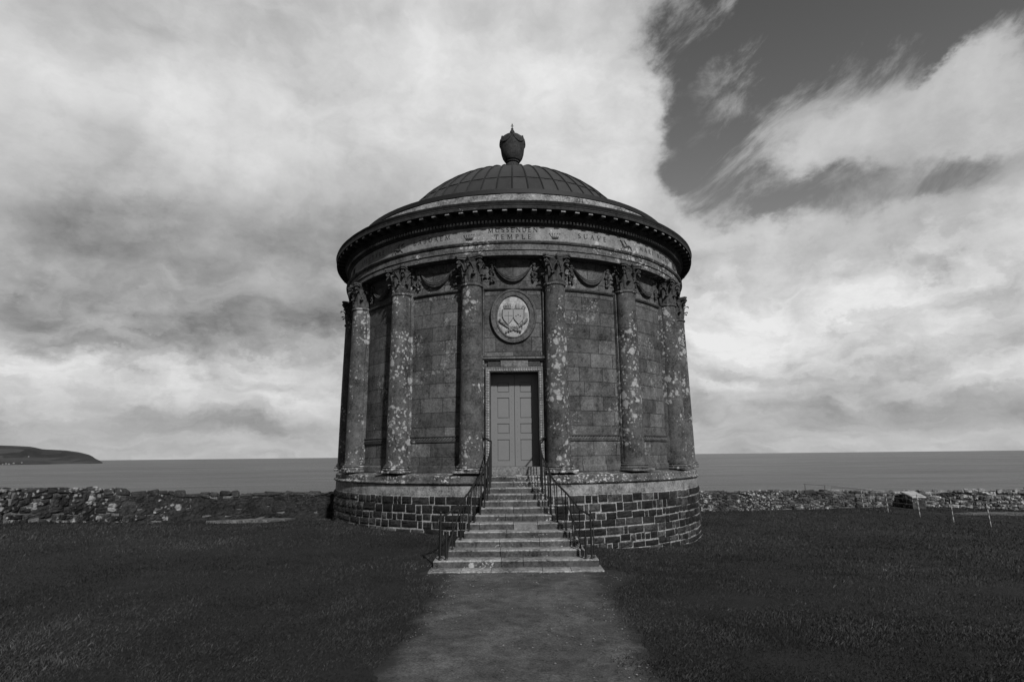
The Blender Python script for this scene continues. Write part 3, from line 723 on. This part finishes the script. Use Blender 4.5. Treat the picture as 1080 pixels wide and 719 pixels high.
# entablature
mb = MB(); mb.lathe([(4.80, 6.331), (5.15, 6.333), (5.15, 6.445), (5.135, 6.452), (5.175, 6.458), (5.175, 6.59), (5.16, 6.596), (5.205, 6.61), (5.235, 6.645), (5.235, 6.668), (5.08, 6.674)], n=192, jit=.006); mb.build('architrave', M_entab, T, smooth=28)
mb = MB(); mb.lathe([(5.12, 6.670), (5.12, 6.8), (5.12, 6.93), (5.12, 7.062)], n=160, uvR=5.12); frieze = mb.build('frieze', M_frieze, T, smooth=30)
mb = MB(); mb.lathe([(5.05, 7.058), (5.135, 7.060), (5.16, 7.09), (5.175, 7.105), (5.175, 7.179), (5.24, 7.184), (5.245, 7.215), (5.26, 7.222), (5.285, 7.25), (5.285, 7.262), (5.30, 7.272), (5.30, 7.380),
    (5.515, 7.384), (5.525, 7.335), (5.545, 7.330), (5.545, 7.405), (5.52, 7.415), (5.54, 7.422), (5.54, 7.440), (5.525, 7.447), (5.555, 7.485), (5.565, 7.512), (5.555, 7.522), (4.80, 7.60)], n=192, jit=.005)
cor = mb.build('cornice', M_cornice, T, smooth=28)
mb = MB(); nd = 372; ang = []
for i in range(nd):
    a = 2*math.pi*i/nd; w_ = 2*math.pi/nd*.27
    ang += [(a-w_, 5.176), (a-w_, 5.232), (a+w_, 5.232), (a+w_, 5.176)]
lo_ = mb.verts([cyl(a, r, 7.118) for a, r in ang]); hi_ = mb.verts([cyl(a, r, 7.178) for a, r in ang]); n = len(ang)
li_ = mb.verts([cyl(a, 5.165, 7.118) for a, r in ang])
for i in range(n):
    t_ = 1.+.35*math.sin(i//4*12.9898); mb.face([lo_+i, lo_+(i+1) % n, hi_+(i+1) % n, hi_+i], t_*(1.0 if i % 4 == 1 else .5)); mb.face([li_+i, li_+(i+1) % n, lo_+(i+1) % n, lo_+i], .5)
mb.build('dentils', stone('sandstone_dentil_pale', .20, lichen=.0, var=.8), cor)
nm = 100; m0 = None
for i in range(nm):
    if m0 is None:
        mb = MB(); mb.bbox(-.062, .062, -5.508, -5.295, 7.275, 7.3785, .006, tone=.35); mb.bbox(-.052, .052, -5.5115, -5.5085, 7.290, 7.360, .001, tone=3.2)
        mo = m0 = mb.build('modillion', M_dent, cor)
    else: mo = m0.copy(); COL.objects.link(mo)
    mo.rotation_euler.z = 2*math.pi*(i+.5)/nm
mb = MB(); mb.lathe([(4.905, 7.58), (4.905, 7.70), (4.895, 7.71), (4.895, 8.0), (4.86, 8.012)], n=160, jit=.012); mb.build('attic_course', M_attic, T, smooth=35)
# lead dome with standing seams
RD, ZD0, ZA = 3.86, 8.58, 10.82
hS = ZA-ZD0; RS = (RD*RD+hS*hS)/(2*hS); zC = ZA-RS
def dome_pt(a, t): ph = math.asin(RD/RS)*t; return cyl(a, RS*math.sin(ph), zC+RS*math.cos(ph))
mb = MB(); NS = 56; per = 4; rows = 24
mb.lathe([(4.86, 8.008), (4.915, 8.012), (4.915, 8.125), (4.89, 8.142), (4.4, 8.34), (3.80, 8.56)], n=NS*2, tone=.42)
ids = []
for i in range(NS*per):
    a = 2*math.pi*i/(NS*per); f_ = (i % per)/per
    ids.append(mb.verts([dome_pt(a, 1-j/rows*.985)-Vector((0, 0, .018*math.sin(f_*math.pi))) for j in range(rows+1)]))
tones = [[random.uniform(.82, 1.2) for _ in range(3)] for _ in range(NS)]
for i in range(NS*per):
    for j in range(rows):
        mb.face([ids[i]+j, ids[(i+1) % (NS*per)]+j, ids[(i+1) % (NS*per)]+j+1, ids[i]+j+1], tone=tones[i//per][0 if j < 4 else 1])
dome = mb.build('dome', M_lead, T, smooth=25)
mb = MB()
for i in range(NS): mb.tube([dome_pt(2*math.pi*i/NS, 1-j/14*(.93 if i % 2 else .80))+Vector((0, 0, .012)) for j in range(15)], .021, 5)
for tt in (1-4/24*.985,):
    mb.tube([dome_pt(2*math.pi*i/112, tt)+Vector((0, 0, .002)) for i in range(113)], .012, 4)
mb.build('seams', M_seam, dome)
# urn and finial
UP = [(.55, 10.70), (.52, 10.86), (.36, 10.92), (.30, 11.0), (.27, 11.2), (.26, 11.38), (.20, 11.44), (.195, 11.465), (.235, 11.485), (.24, 11.515), (.215, 11.535), (.27, 11.555), (.335, 11.66), (.378, 11.80), (.405, 12.0), (.418, 12.20), (.405, 12.32), (.36, 12.405), (.28, 12.475), (.17, 12.525), (.07, 12.54), (.062, 12.56)]
mb = MB(); mb.lathe(UP, n=40); urn = mb.build('urn', M_urn, T, smooth=35)
mb = MB()
for i in range(5):
    a0_ = 2*math.pi*i/5; pts = []
    for k in range(13):
        t = k/12; u = 2*t-1; z = 12.41-.28*(1-u*u)**.9; r = float(np.interp(z, [p[1] for p in UP[10:]], [p[0] for p in UP[10:]]))+.008; pts.append(cyl(a0_+2*math.pi/5*t, r, z))
    mb.tube(pts, [.014+.016*math.sin(math.pi*k/12) for k in range(13)], 6); mb.ball(cyl(a0_, .36, 12.42), .04, 8, 6); mb.tube([cyl(a0_, .385, 12.38), cyl(a0_, .415, 12.12)], [.025, .012], 5)
mb.build('garland', M_urn, urn, smooth=50)
mb = MB(); mb.lathe([(.062, 12.555), (.075, 12.575), (.088, 12.62), (.085, 12.66), (.06, 12.71), (.038, 12.75), (.03, 12.77), (.045, 12.785), (.022, 12.80), (.014, 12.83), (.012, 12.97), (.0, 13.0)], n=16)
for sx in (-1, 1): mb.tube([(0, 0, 12.865), (sx*.035, 0, 12.89), (sx*.05, 0, 12.88)], .011, 5)
mb.ball((0, 0, 12.93), .022, 8, 6, (1, 1, 1.6)); mb.build('finial', M_urn, urn, smooth=40)

# inscription: strokes of a serif capital, bent round the frieze
G = {  # strokes in a 1 x 1 cell: (x0,y0,x1,y1,weight), weight 1 thick, .5 thin; arcs as polylines
 'M': (1.1, [((0,0),(.06,1),.5), ((.06,1),(.5,.08),1), ((.5,.08),(.94,1),.5), ((.94,1),(1,0),1)]), 'U': (.85, [((.05,1),(.05,.35),1), ((.05,.35),(.2,.05),1), ((.2,.05),(.55,.0),.7), ((.55,.0),(.8,.2),.5), ((.8,.2),(.85,1),.5)]),
 'S': (.6, [((.55,.85),(.35,1),.6), ((.35,1),(.08,.85),.7), ((.08,.85),(.1,.6),1), ((.1,.6),(.5,.4),1), ((.5,.4),(.55,.15),1), ((.55,.15),(.3,0),.7), ((.3,0),(.03,.15),.6)]),
 'E': (.65, [((.08,0),(.08,1),1), ((.08,1),(.6,1),.5), ((.08,.52),(.48,.52),.5), ((.08,0),(.62,0),.5)]), 'N': (.9, [((.05,0),(.05,1),.5), ((.05,1),(.85,0),1), ((.85,0),(.85,1),.5)]),
 'D': (.85, [((.08,0),(.08,1),1), ((.08,1),(.5,.97),.5), ((.5,.97),(.8,.7),.8), ((.8,.7),(.8,.3),1), ((.8,.3),(.5,.03),.8), ((.5,.03),(.08,0),.5)]), 'T': (.8, [((.4,0),(.4,1),1), ((0,1),(.8,1),.5), ((0,1),(0,.86),.5), ((.8,1),(.8,.86),.5)]),
 'P': (.65, [((.08,0),(.08,1),1), ((.08,1),(.45,.98),.5), ((.45,.98),(.6,.75),1), ((.6,.75),(.45,.5),.8), ((.45,.5),(.08,.48),.5)]), 'L': (.65, [((.08,0),(.08,1),1), ((.08,0),(.6,0),.5), ((.6,0),(.62,.16),.5)]),
 'A': (.9, [((.02,0),(.45,1),.5), ((.45,1),(.88,0),1), ((.18,.36),(.72,.36),.5)]), 'V': (.9, [((.02,1),(.45,0),1), ((.45,0),(.88,1),.5)]),
 'R': (.8, [((.08,0),(.08,1),1), ((.08,1),(.45,.98),.5), ((.45,.98),(.6,.76),1), ((.6,.76),(.45,.53),.8), ((.45,.53),(.08,.5),.5), ((.38,.5),(.78,0),1)]), 'I': (.3, [((.15,0),(.15,1),1)]),
 'O': (.95, [((.47,1),(.15,.82),.7), ((.15,.82),(.05,.5),1), ((.05,.5),(.15,.18),1), ((.15,.18),(.47,0),.7), ((.47,0),(.8,.18),.7), ((.8,.18),(.9,.5),1), ((.9,.5),(.8,.82),1), ((.8,.82),(.47,1),.7)]),
 'C': (.85, [((.82,.82),(.5,1),.6), ((.5,1),(.15,.82),.8), ((.15,.82),(.05,.5),1), ((.05,.5),(.15,.18),1), ((.15,.18),(.5,0),.8), ((.5,0),(.82,.18),.6)]),
 'G': (.9, [((.82,.82),(.5,1),.6), ((.5,1),(.15,.82),.8), ((.15,.82),(.05,.5),1), ((.05,.5),(.15,.18),1), ((.15,.18),(.5,0),.8), ((.5,0),(.82,.12),.6), ((.82,.12),(.82,.45),1), ((.65,.45),(.92,.45),.5)]),
 'B': (.7, [((.08,0),(.08,1),1), ((.08,1),(.5,.97),.5), ((.5,.97),(.55,.75),1), ((.55,.75),(.4,.53),.7), ((.08,.53),(.4,.53),.5), ((.4,.53),(.65,.3),.8), ((.65,.3),(.5,.02),1), ((.5,.02),(.08,0),.5)])}
RF = 5.124
def stroke_text(mb, txt, aL, aR, z, h):
    adv = [G[c][0] if c != ' ' else .55 for c in txt]; gap = ((aR-aL)*RF-sum(adv)*h*.9)/max(1, len(txt)-1); x = aL*RF
    wq = h*.085
    for c, w_ in zip(txt, adv):
        if c != ' ':
            for (p, q, k) in G[c][1]:
                p = Vector(p)*1.0; q = Vector(q); d = (q-p); L_ = d.length
                if L_ < 1e-6: continue
                d /= L_; nn = Vector((-d.y, d.x)); w2 = wq*(1.0 if k > .9 else .45+.35*k)/h
                cs_ = [p-d*w2*.4+nn*w2, q+d*w2*.4+nn*w2, q+d*w2*.4-nn*w2, p-d*w2*.4-nn*w2]
                off = .0002*random.random()
                bq = mb.verts([cyl((x+t.x*h*.9)/RF, RF+off, z+t.y*h) for t in cs_]); mb.face([bq+3, bq+2, bq+1, bq])
                bq = mb.verts([cyl((x+t.x*h*.9)/RF, RF-.006, z+t.y*h) for t in cs_])
                if abs(d.y) > .75:
                    for e in (p, q):
                        bq = mb.verts([cyl((x+e.x*h*.9+s1*h*.13)/RF, RF+.0004, z+e.y*h+s2*h*.035) for s1, s2 in ((-1,-1),(1,-1),(1,1),(-1,1))]); mb.face([bq, bq+1, bq+2, bq+3])
        x += w_*h*.9+gap
mb = MB()
stroke_text(mb, 'MUSSENDEN', R_(-6.3), R_(6.6), 6.915, .105); stroke_text(mb, 'TEMPLE', R_(-4.7), R_(4.9), 6.74, .11)
stroke_text(mb, 'SUAVE', R_(18.0), R_(26.6), 6.84, .11); stroke_text(mb, 'MARI', R_(39.5), R_(46), 6.84, .11); stroke_text(mb, 'MAGNO', R_(48.5), R_(56.5), 6.84, .11)
stroke_text(mb, 'LABOREM', R_(-28.6), R_(-17.2), 6.84, .11); stroke_text(mb, 'SPECTARE', R_(-54), R_(-40.5), 6.84, .11)
mb.build('inscription', M_ink, frieze)
for a in (-11.6, 11.4):                 # coronets over the two front columns
    mb = MB(); a = R_(a); zb = 6.775; k_ = .72
    mb.tube([cyl(a+t*k_, RF+.008, zb+.012-.016*(1-(t/.022)**2)) for t in np.linspace(-.022, .022, 9)], .012, 6, tone=.25)
    mb.tube([cyl(a+t*k_, RF+.006, zb+.040-.016*(1-(t/.024)**2)) for t in np.linspace(-.024, .024, 9)], .007, 6, tone=.45)
    for k in range(5):
        t = (-.030+.015*k)*k_; mb.tube([cyl(a+t*.75, RF+.005, zb+.045), cyl(a+t*1.1, RF+.009, zb+.110)], [.011, .006], 5, tone=1.05); mb.ball(cyl(a+t*1.12, RF+.010, zb+.122), .014, 6, 5, tone=.6)
    mb.build('coronet', M_frieze, frieze, smooth=50)
for a, f_ in ((-34.4, 1), (33.6, -1), (-63, 1), (62.5, -1)):   # heraldic beasts in relief
    mb = MB(); a = R_(a)
    def q_(x, z): return cyl(a+f_*x*.85/RF, RF+.006, 6.725+z*.85)
    mb.tube([q_(-.24, .03), q_(-.20, .12), q_(-.12, .16), q_(-.03, .13), q_(.05, .10), q_(.12, .16), q_(.16, .25), q_(.22, .28)], [.008, .014, .024, .027, .025, .022, .016, .010], 6, tone=.35)
    mb.tube([q_(-.05, .14), q_(.0, .22), q_(.06, .30)], [.022, .016, .006], 5, tone=.45); mb.tube([q_(.10, .14), q_(.14, .06), q_(.20, .02)], [.014, .010, .007], 5, tone=.35); mb.tube([q_(-.12, .14), q_(-.10, .05), q_(-.05, .0)], [.016, .010, .007], 5, tone=.35)
    mb.build('beast_relief', M_frieze, frieze, smooth=50)

# ------------------------------------------------------------------ flight of steps
ST = tag(empty('stone_steps', (0, -7, 0)), 'flight of worn stone steps flaring out from the temple door to the path', 'steps')
HWL = [1.275, 1.25, 1.08, .98, .87, .80, .71, .65, .61, .59, .58, .58, .58]; HWR = [1.33, 1.31, 1.13, 1.07, .96, .83, .74, .72, .67, .63, .62, .62, .62]
def step_z(i): return .045+.104*i
def nose(i): return -8.915+.29*i
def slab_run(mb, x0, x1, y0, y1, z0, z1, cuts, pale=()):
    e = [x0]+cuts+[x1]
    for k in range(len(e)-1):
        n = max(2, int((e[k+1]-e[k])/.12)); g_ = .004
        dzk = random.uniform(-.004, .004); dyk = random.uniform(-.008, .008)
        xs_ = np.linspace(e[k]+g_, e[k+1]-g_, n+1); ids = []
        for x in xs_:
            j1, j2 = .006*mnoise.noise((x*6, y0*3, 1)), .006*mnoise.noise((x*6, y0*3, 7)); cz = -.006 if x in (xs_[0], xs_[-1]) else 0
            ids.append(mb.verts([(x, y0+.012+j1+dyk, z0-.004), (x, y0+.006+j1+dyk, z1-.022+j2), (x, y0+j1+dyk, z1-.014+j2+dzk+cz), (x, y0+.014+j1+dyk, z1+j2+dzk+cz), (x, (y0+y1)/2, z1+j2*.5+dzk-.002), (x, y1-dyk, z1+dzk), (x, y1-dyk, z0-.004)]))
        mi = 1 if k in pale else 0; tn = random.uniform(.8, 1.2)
        for q in range(n):      # treads worn clean, with sky light painted into their tone; risers dark with dirt
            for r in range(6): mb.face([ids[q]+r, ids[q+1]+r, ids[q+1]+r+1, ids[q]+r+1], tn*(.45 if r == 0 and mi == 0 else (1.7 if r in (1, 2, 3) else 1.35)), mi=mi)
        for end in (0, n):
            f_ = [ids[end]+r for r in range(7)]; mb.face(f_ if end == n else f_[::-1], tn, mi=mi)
def local(mb): mb.v = [(x, y+7, z) for x, y, z in mb.v]; return mb
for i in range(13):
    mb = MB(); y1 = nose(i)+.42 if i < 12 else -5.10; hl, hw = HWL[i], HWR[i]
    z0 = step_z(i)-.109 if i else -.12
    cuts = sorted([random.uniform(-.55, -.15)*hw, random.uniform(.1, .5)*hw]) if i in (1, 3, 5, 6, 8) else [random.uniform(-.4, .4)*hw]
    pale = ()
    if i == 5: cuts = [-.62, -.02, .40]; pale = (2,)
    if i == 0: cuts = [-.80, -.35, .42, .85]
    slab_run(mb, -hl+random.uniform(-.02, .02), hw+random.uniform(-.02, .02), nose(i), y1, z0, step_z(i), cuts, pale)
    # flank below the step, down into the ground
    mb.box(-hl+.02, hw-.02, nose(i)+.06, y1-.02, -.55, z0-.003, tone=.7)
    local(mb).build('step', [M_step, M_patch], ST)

# ------------------------------------------------------------------ iron railings
def railing(sx):
    root = empty('iron_railing', (sx*1.0, -7, 0)); o = Vector((sx*1.0, -7, 0))
    def L(pts): return [Vector(p)-o for p in pts]
    def X_(i): return sx*(float(np.interp(i, range(13), HWL if sx < 0 else HWR))-.075)
    def top(i): return step_z(i)+float(np.interp(i, [1, 2, 3, 5, 7, 12], [.62, .60, .60, .66, .71, .73]))
    ii = np.linspace(1.15, 12, 40); rail = [(X_(i), nose(i)+.10, top(i)) for i in ii]
    rail += [(sx*.62, -5.2, 2.08), (sx*.675, -4.99, 2.11), (sx*.70, -4.87, 2.11)]
    mb = MB(); mb.tube(L(rail), .017, 8); p0 = Vector(rail[0])
    # scrolled lower end turning down to the newel
    mb.tube(L([p0, p0+Vector((sx*.02, -.06, -.02)), p0+Vector((sx*.035, -.10, -.07)), p0+Vector((sx*.03, -.10, -.12)), p0+Vector((sx*.01, -.07, -.14))]), [.017, .016, .015, .012, .009], 8)
    mb.build('handrail', M_iron, root, smooth=40)
    for k in range(1, 13):
        x, y = X_(k), nose(k)+.13
        mb = MB(); zt = top(k+.1)
        mb.tube(L([(x, y, step_z(k)-.01), (x, y, zt)]), .0095, 6); mb.ball(Vector((x, y, step_z(k)+.01))-o, .022, 6, 4); mb.build('baluster', M_iron, root, smooth=40)
        if k > 2:
            x2, y2 = X_(k+.5) if k < 12 else X_(12), nose(k)+.13+.145
            if k < 12:
                mb = MB(); mb.tube(L([(X_(k)+sx*-.0, y2, step_z(k)-.01), (x2, y2, top(k+.6))]), .0095, 6); mb.build('baluster', M_iron, root, smooth=40)
    for (x, y, zb, zt) in ((-1.15 if sx < 0 else 1.19, nose(1)+.05, step_z(1)-.01, .85), (-1.06 if sx < 0 else 1.10, nose(1)+.06, step_z(1)-.01, .55)):
        mb = MB(); mb.tube(L([(x, y, zb), (x, y, zt)]), .016, 8); mb.ball(Vector((x, y, zt+.01))-o, .021, 8, 6); mb.ball(Vector((x, y, zb+.02))-o, .026, 8, 4); mb.build('newel_post', M_iron, root, smooth=40)
    # curved stay from the second step up to the rail
    st = [(sx*1.06, nose(1)+.2, step_z(1)-.005), (sx*1.04, nose(1)+.24, step_z(1)+.20), (sx*.97, nose(2)+.25, .62), (sx*.90, nose(3)+.3, .93)]
    mb = MB(); mb.tube(L(st), .012, 6); mb.build('stay', M_iron, root, smooth=40)
    return root
tag(railing(-1), 'black iron railing on the left side of the stone steps', 'railing', 'railings of the steps')
tag(railing(1), 'black iron railing on the right side of the stone steps', 'railing', 'railings of the steps')

# ------------------------------------------------------------------ boundary walls
def rubble_wall(name, pts, base, top, thick, mat, seed, hs, bright=None, earthy=None):
    """pts: plan polyline; base/top: heights at its points; stones laid in rough courses on both faces and the top"""
    random.seed(seed); mb = MB(); P2 = [Vector((p[0], p[1], 0)) for p in pts]; Ls = [0.]
    for k in range(1, len(P2)): Ls.append(Ls[-1]+(P2[k]-P2[k-1]).length)
    def at(s):
        k = max(0, min(len(P2)-2, int(np.searchsorted(Ls, s)-1))); t = (s-Ls[k])/(Ls[k+1]-Ls[k]); p = P2[k].lerp(P2[k+1], t); d = (P2[k+1]-P2[k]).normalized()
        return p, Vector((d.y, -d.x, 0)), base[k]+(base[k+1]-base[k])*t, top[k]+(top[k+1]-top[k])*t
    tot = Ls[-1]
    for side in (1, -1):
        s = 0.
        for row in range(12):
            s = -random.random()*.2; lo = row*hs
            while s < tot:
                wd = random.uniform(.14, .46)*hs/.2; h = hs*random.uniform(.6, 1.5); c = min(max(s+wd/2, .01), tot-.01); p, n, zb, zt = at(c); zm = zb-.12+lo+hs/2+random.uniform(-.03, .03)+.06*mnoise.noise((c*.7, row*3.3, seed))
                if zm+h/2 < zt+.04*mnoise.noise((c*1.3, 2, seed)):
                    d = Vector((-n.y, n.x, 0)); tn = random.choice((.5, .7, .85, 1., 1.15, 1.4, 1.8))
                    if bright: tn *= 1+(bright(c/tot)-1)*random.choice((.1, .3, .6, 1., 1.7, 2.6))
                    tl = random.uniform(-.25, .25)
                    def pf(u, v, q): return p+d*(u*math.cos(tl)-v*math.sin(tl))+n*side*(thick/2+q-.01)+Vector((0, 0, zm+u*math.sin(tl)+v*math.cos(tl)))
                    ev = earthy(c/tot) if earthy else 0.
                    rock_block(mb, pf if side == 1 else (lambda u, v, q: pf(-u, v, q)), wd*(.97+.12*ev), h*(.97+.25*ev), random.uniform(.02, .05)*(1-.45*ev), tn*(1-ev)+ev*.75, .045, mi=1 if ev > random.random() else 0)
                s += wd
    s = 0.
    while s < tot:                      # cope of rough flat stones
        wd = random.uniform(.18, .5); c = min(s+wd/2, tot-.01); p, n, zb, zt = at(c); d = Vector((-n.y, n.x, 0)); hv = random.uniform(.04, .085)
        vs = []; cz = zt+.035*mnoise.noise((c*1.3, 2, seed))
        M_ = Matrix(((d.x, -n.x, 0, p.x), (d.y, -n.y, 0, p.y), (0, 0, 1, cz-.06), (0, 0, 0, 1)))
        for k in range(2):
            y0 = -thick/2-.02 if k == 0 else .01; y1 = -.01 if k == 0 else thick/2+.02
            mb.bbox(-wd*.49, wd*.49, y0, y1, random.uniform(-.05, 0), hv+.03+random.uniform(-.03, .04), .035, tone=random.choice((.7, 1., 1.3, 1.7))*(bright(c/tot) if bright else 1), M=M_, jit=.035, mi=1 if earthy and earthy(c/tot) > .5 else 0)
        s += wd
    wl = mb.build(name, [mat, M_earth])
    core = MB()                         # earth and mortar core between the faces
    for k in range(len(P2)-1):
        d = (P2[k+1]-P2[k]).normalized(); n = Vector((d.y, -d.x, 0)); ht = thick/2-.015
        vs = []
        for (p, zb, zt) in ((P2[k], base[k], top[k]), (P2[k+1], base[k+1], top[k+1])):
            for sg in (1, -1):
                for z in (zb-.4, zt-.05): q = p+n*ht*sg; vs.append((q.x, q.y, z))
        b_ = core.verts(vs)
        for q in ((0,4,5,1), (2,3,7,6), (1,5,7,3), (0,1,3,2), (4,6,7,5)): core.face([b_+x for x in q], .5)
    core.build('core', M_mortar, wl)
    return wl
def bz(p): return g1(*p)
PL = [(-26, -16.5), (-18, -9.3), (-12.45, -3.72), (-11.55, -1.80), (-9.8, -.18), (-7.8, 1.0), (-4.6, 1.0), (-2.0, 1.2)]
TL = [1.35, 1.2, 1.03, .90, .68, .60, .58, .58]
PL = [(-20.5, -13.5), (-16.2, -8.2)]+PL[2:]
wl = rubble_wall('boundary_wall', PL, [bz(p) for p in PL], TL, .5, M_bwall, 3, .17, earthy=lambda t: max(0., min(1., (t-.56)*8)))
tag(wl, 'low dark rubble wall with white lichen on the left, bending behind the temple', 'wall', 'boundary walls')
PR = [(3.0, 6.4), (7.5, 6.4), (11.8, 6.4), (15.4, 6.35), (16.9, 6.1), (19.2, 4.6), (26, 1.0)]
TR = [.17, .16, .14, .11, .12, .24, .3]
wr = rubble_wall('boundary_wall', PR, [bz(p) for p in PR], TR, .5, M_bwallR, 5, .11, bright=lambda t: 1. if t < .36 else (1.0+2.2*min(1, (t-.36)*6)))
tag(wr, 'low rubble wall on the right, bright with lichen beyond the wire fence', 'wall', 'boundary walls')

# concrete slab lying in the corner of the left wall
mb = MB(); pts = SLAB
tp = mb.verts([(x, y, g1(x, y)+.075+.01*math.sin(x*7)) for x, y in pts]); bt = mb.verts([(x*1.0, y-.02, g1(x, y)-.1) for x, y in pts]); n = len(pts)
mb.face([tp+i for i in range(n)])
for i in range(n): mb.face([bt+i, bt+(i+1) % n, tp+(i+1) % n, tp+i])
tag(mb.build('concrete_slab', M_conc), 'pale broken concrete slab on the grass below the left wall', 'slab')
# bare patch at the foot of the right wall
mb = MB(); cx_, cy_ = 17.6, 3.6; pts = [(cx_+1.9*math.cos(t)*(1+.2*mnoise.noise((math.cos(t)*2, math.sin(t)*2, 4))), cy_+.55*math.sin(t)-.3*math.cos(t)) for t in np.linspace(0, 2*math.pi, 28, endpoint=False)]
cen = mb.verts([(cx_, cy_, g1(cx_, cy_)+.055)]); rg = mb.verts([(x, y, g1(x, y)+.004) for x, y in pts])
for i in range(28): mb.face([rg+i, rg+(i+1) % 28, cen])
tag(mb.build('bare_ground', stone('bare_earth', .07, lichen=0, var=1.4, streak=0)), kind='structure')

# block of masonry with a sloping slab top standing before the right wall
bk = tag(empty('stone_block', (15.62, 5.55, g1(15.62, 5.55))), 'squat stone block with a pale sloping top slab before the right wall', 'stone block')
mb = MB(); b_ = mb.verts([(-.25, -.28, -.1), (.25, -.28, -.1), (.25, .3, -.1), (-.25, .3, -.1), (-.25, -.28, .40), (.25, -.28, .38), (.25, .3, .52), (-.25, .3, .54)])
for q in ((0,1,5,4), (1,2,6,5), (2,3,7,6), (3,0,4,7), (4,5,6,7)): mb.face([b_+k for k in q])
mb.build('body', M_bwallR, bk)
mb = MB(); M_ = Matrix.Translation((0, 0, .485)) @ Matrix.Rotation(.235, 4, 'X'); mb.bbox(-.28, .28, -.34, .36, 0, .06, .012, tone=1.2, M=M_, jit=.008); mb.build('top_slab', M_pale, bk)

# wire fence
fx = [(13.36, 7.2), (13.79, 5.85), (14.04, 4.71), (14.40, 3.5), (14.49, 2.02), (14.67, .72), (14.95, -.75)]
wf = tag(empty('wire_fence', (14, 3, -.6)), 'thin wire fence with slender pale posts running up to the right wall', 'fence'); o = Vector((14, 3, -.6))
tops = []
for (x, y) in fx:
    z = g1(x, y); mb = MB(); lean = Vector((-.015+random.uniform(-.015, .015), 0, 0)); p = Vector((x, y, z))-o
    hgt = .78; segs = 9
    for k in range(segs):       # banded pale stakes
        a, b_ = k/segs, (k+1)/segs; mb.tube([p+lean*a*hgt/.78+Vector((0, 0, hgt*a)), p+lean*b_*hgt/.78+Vector((0, 0, hgt*b_))], .014, 6, tone=1.0 if k % 2 else .55)
    mb.build('post', M_post, wf); tops.append((p, lean))
for hk in (.22, .40, .58, .74):
    mb = MB(); mb.tube([p+l*(hk/.78)+Vector((0, 0, hk)) for p, l in tops], .006, 4); mb.build('wire', M_wire, wf)

# pipe handrail beyond the right wall
hr = tag(empty('pipe_handrail', (12.6, 7.4, -.6)), 'dark pipe handrail showing above the right wall', 'handrail')
mb = MB(); mb.tube([(-.2, .3, .98), (.55, 0, .95), (3.0, -.3, .68)], .018, 6); mb.build('rail', M_wire, hr, smooth=40)
for (x, y, zt) in ((-.15, .28, .98), (.55, 0, .95), (2.2, -.2, .77)):
    mb = MB(); mb.tube([(x, y, -.4), (x, y, zt)], .018, 6); mb.build('post', M_wire, hr, smooth=40)
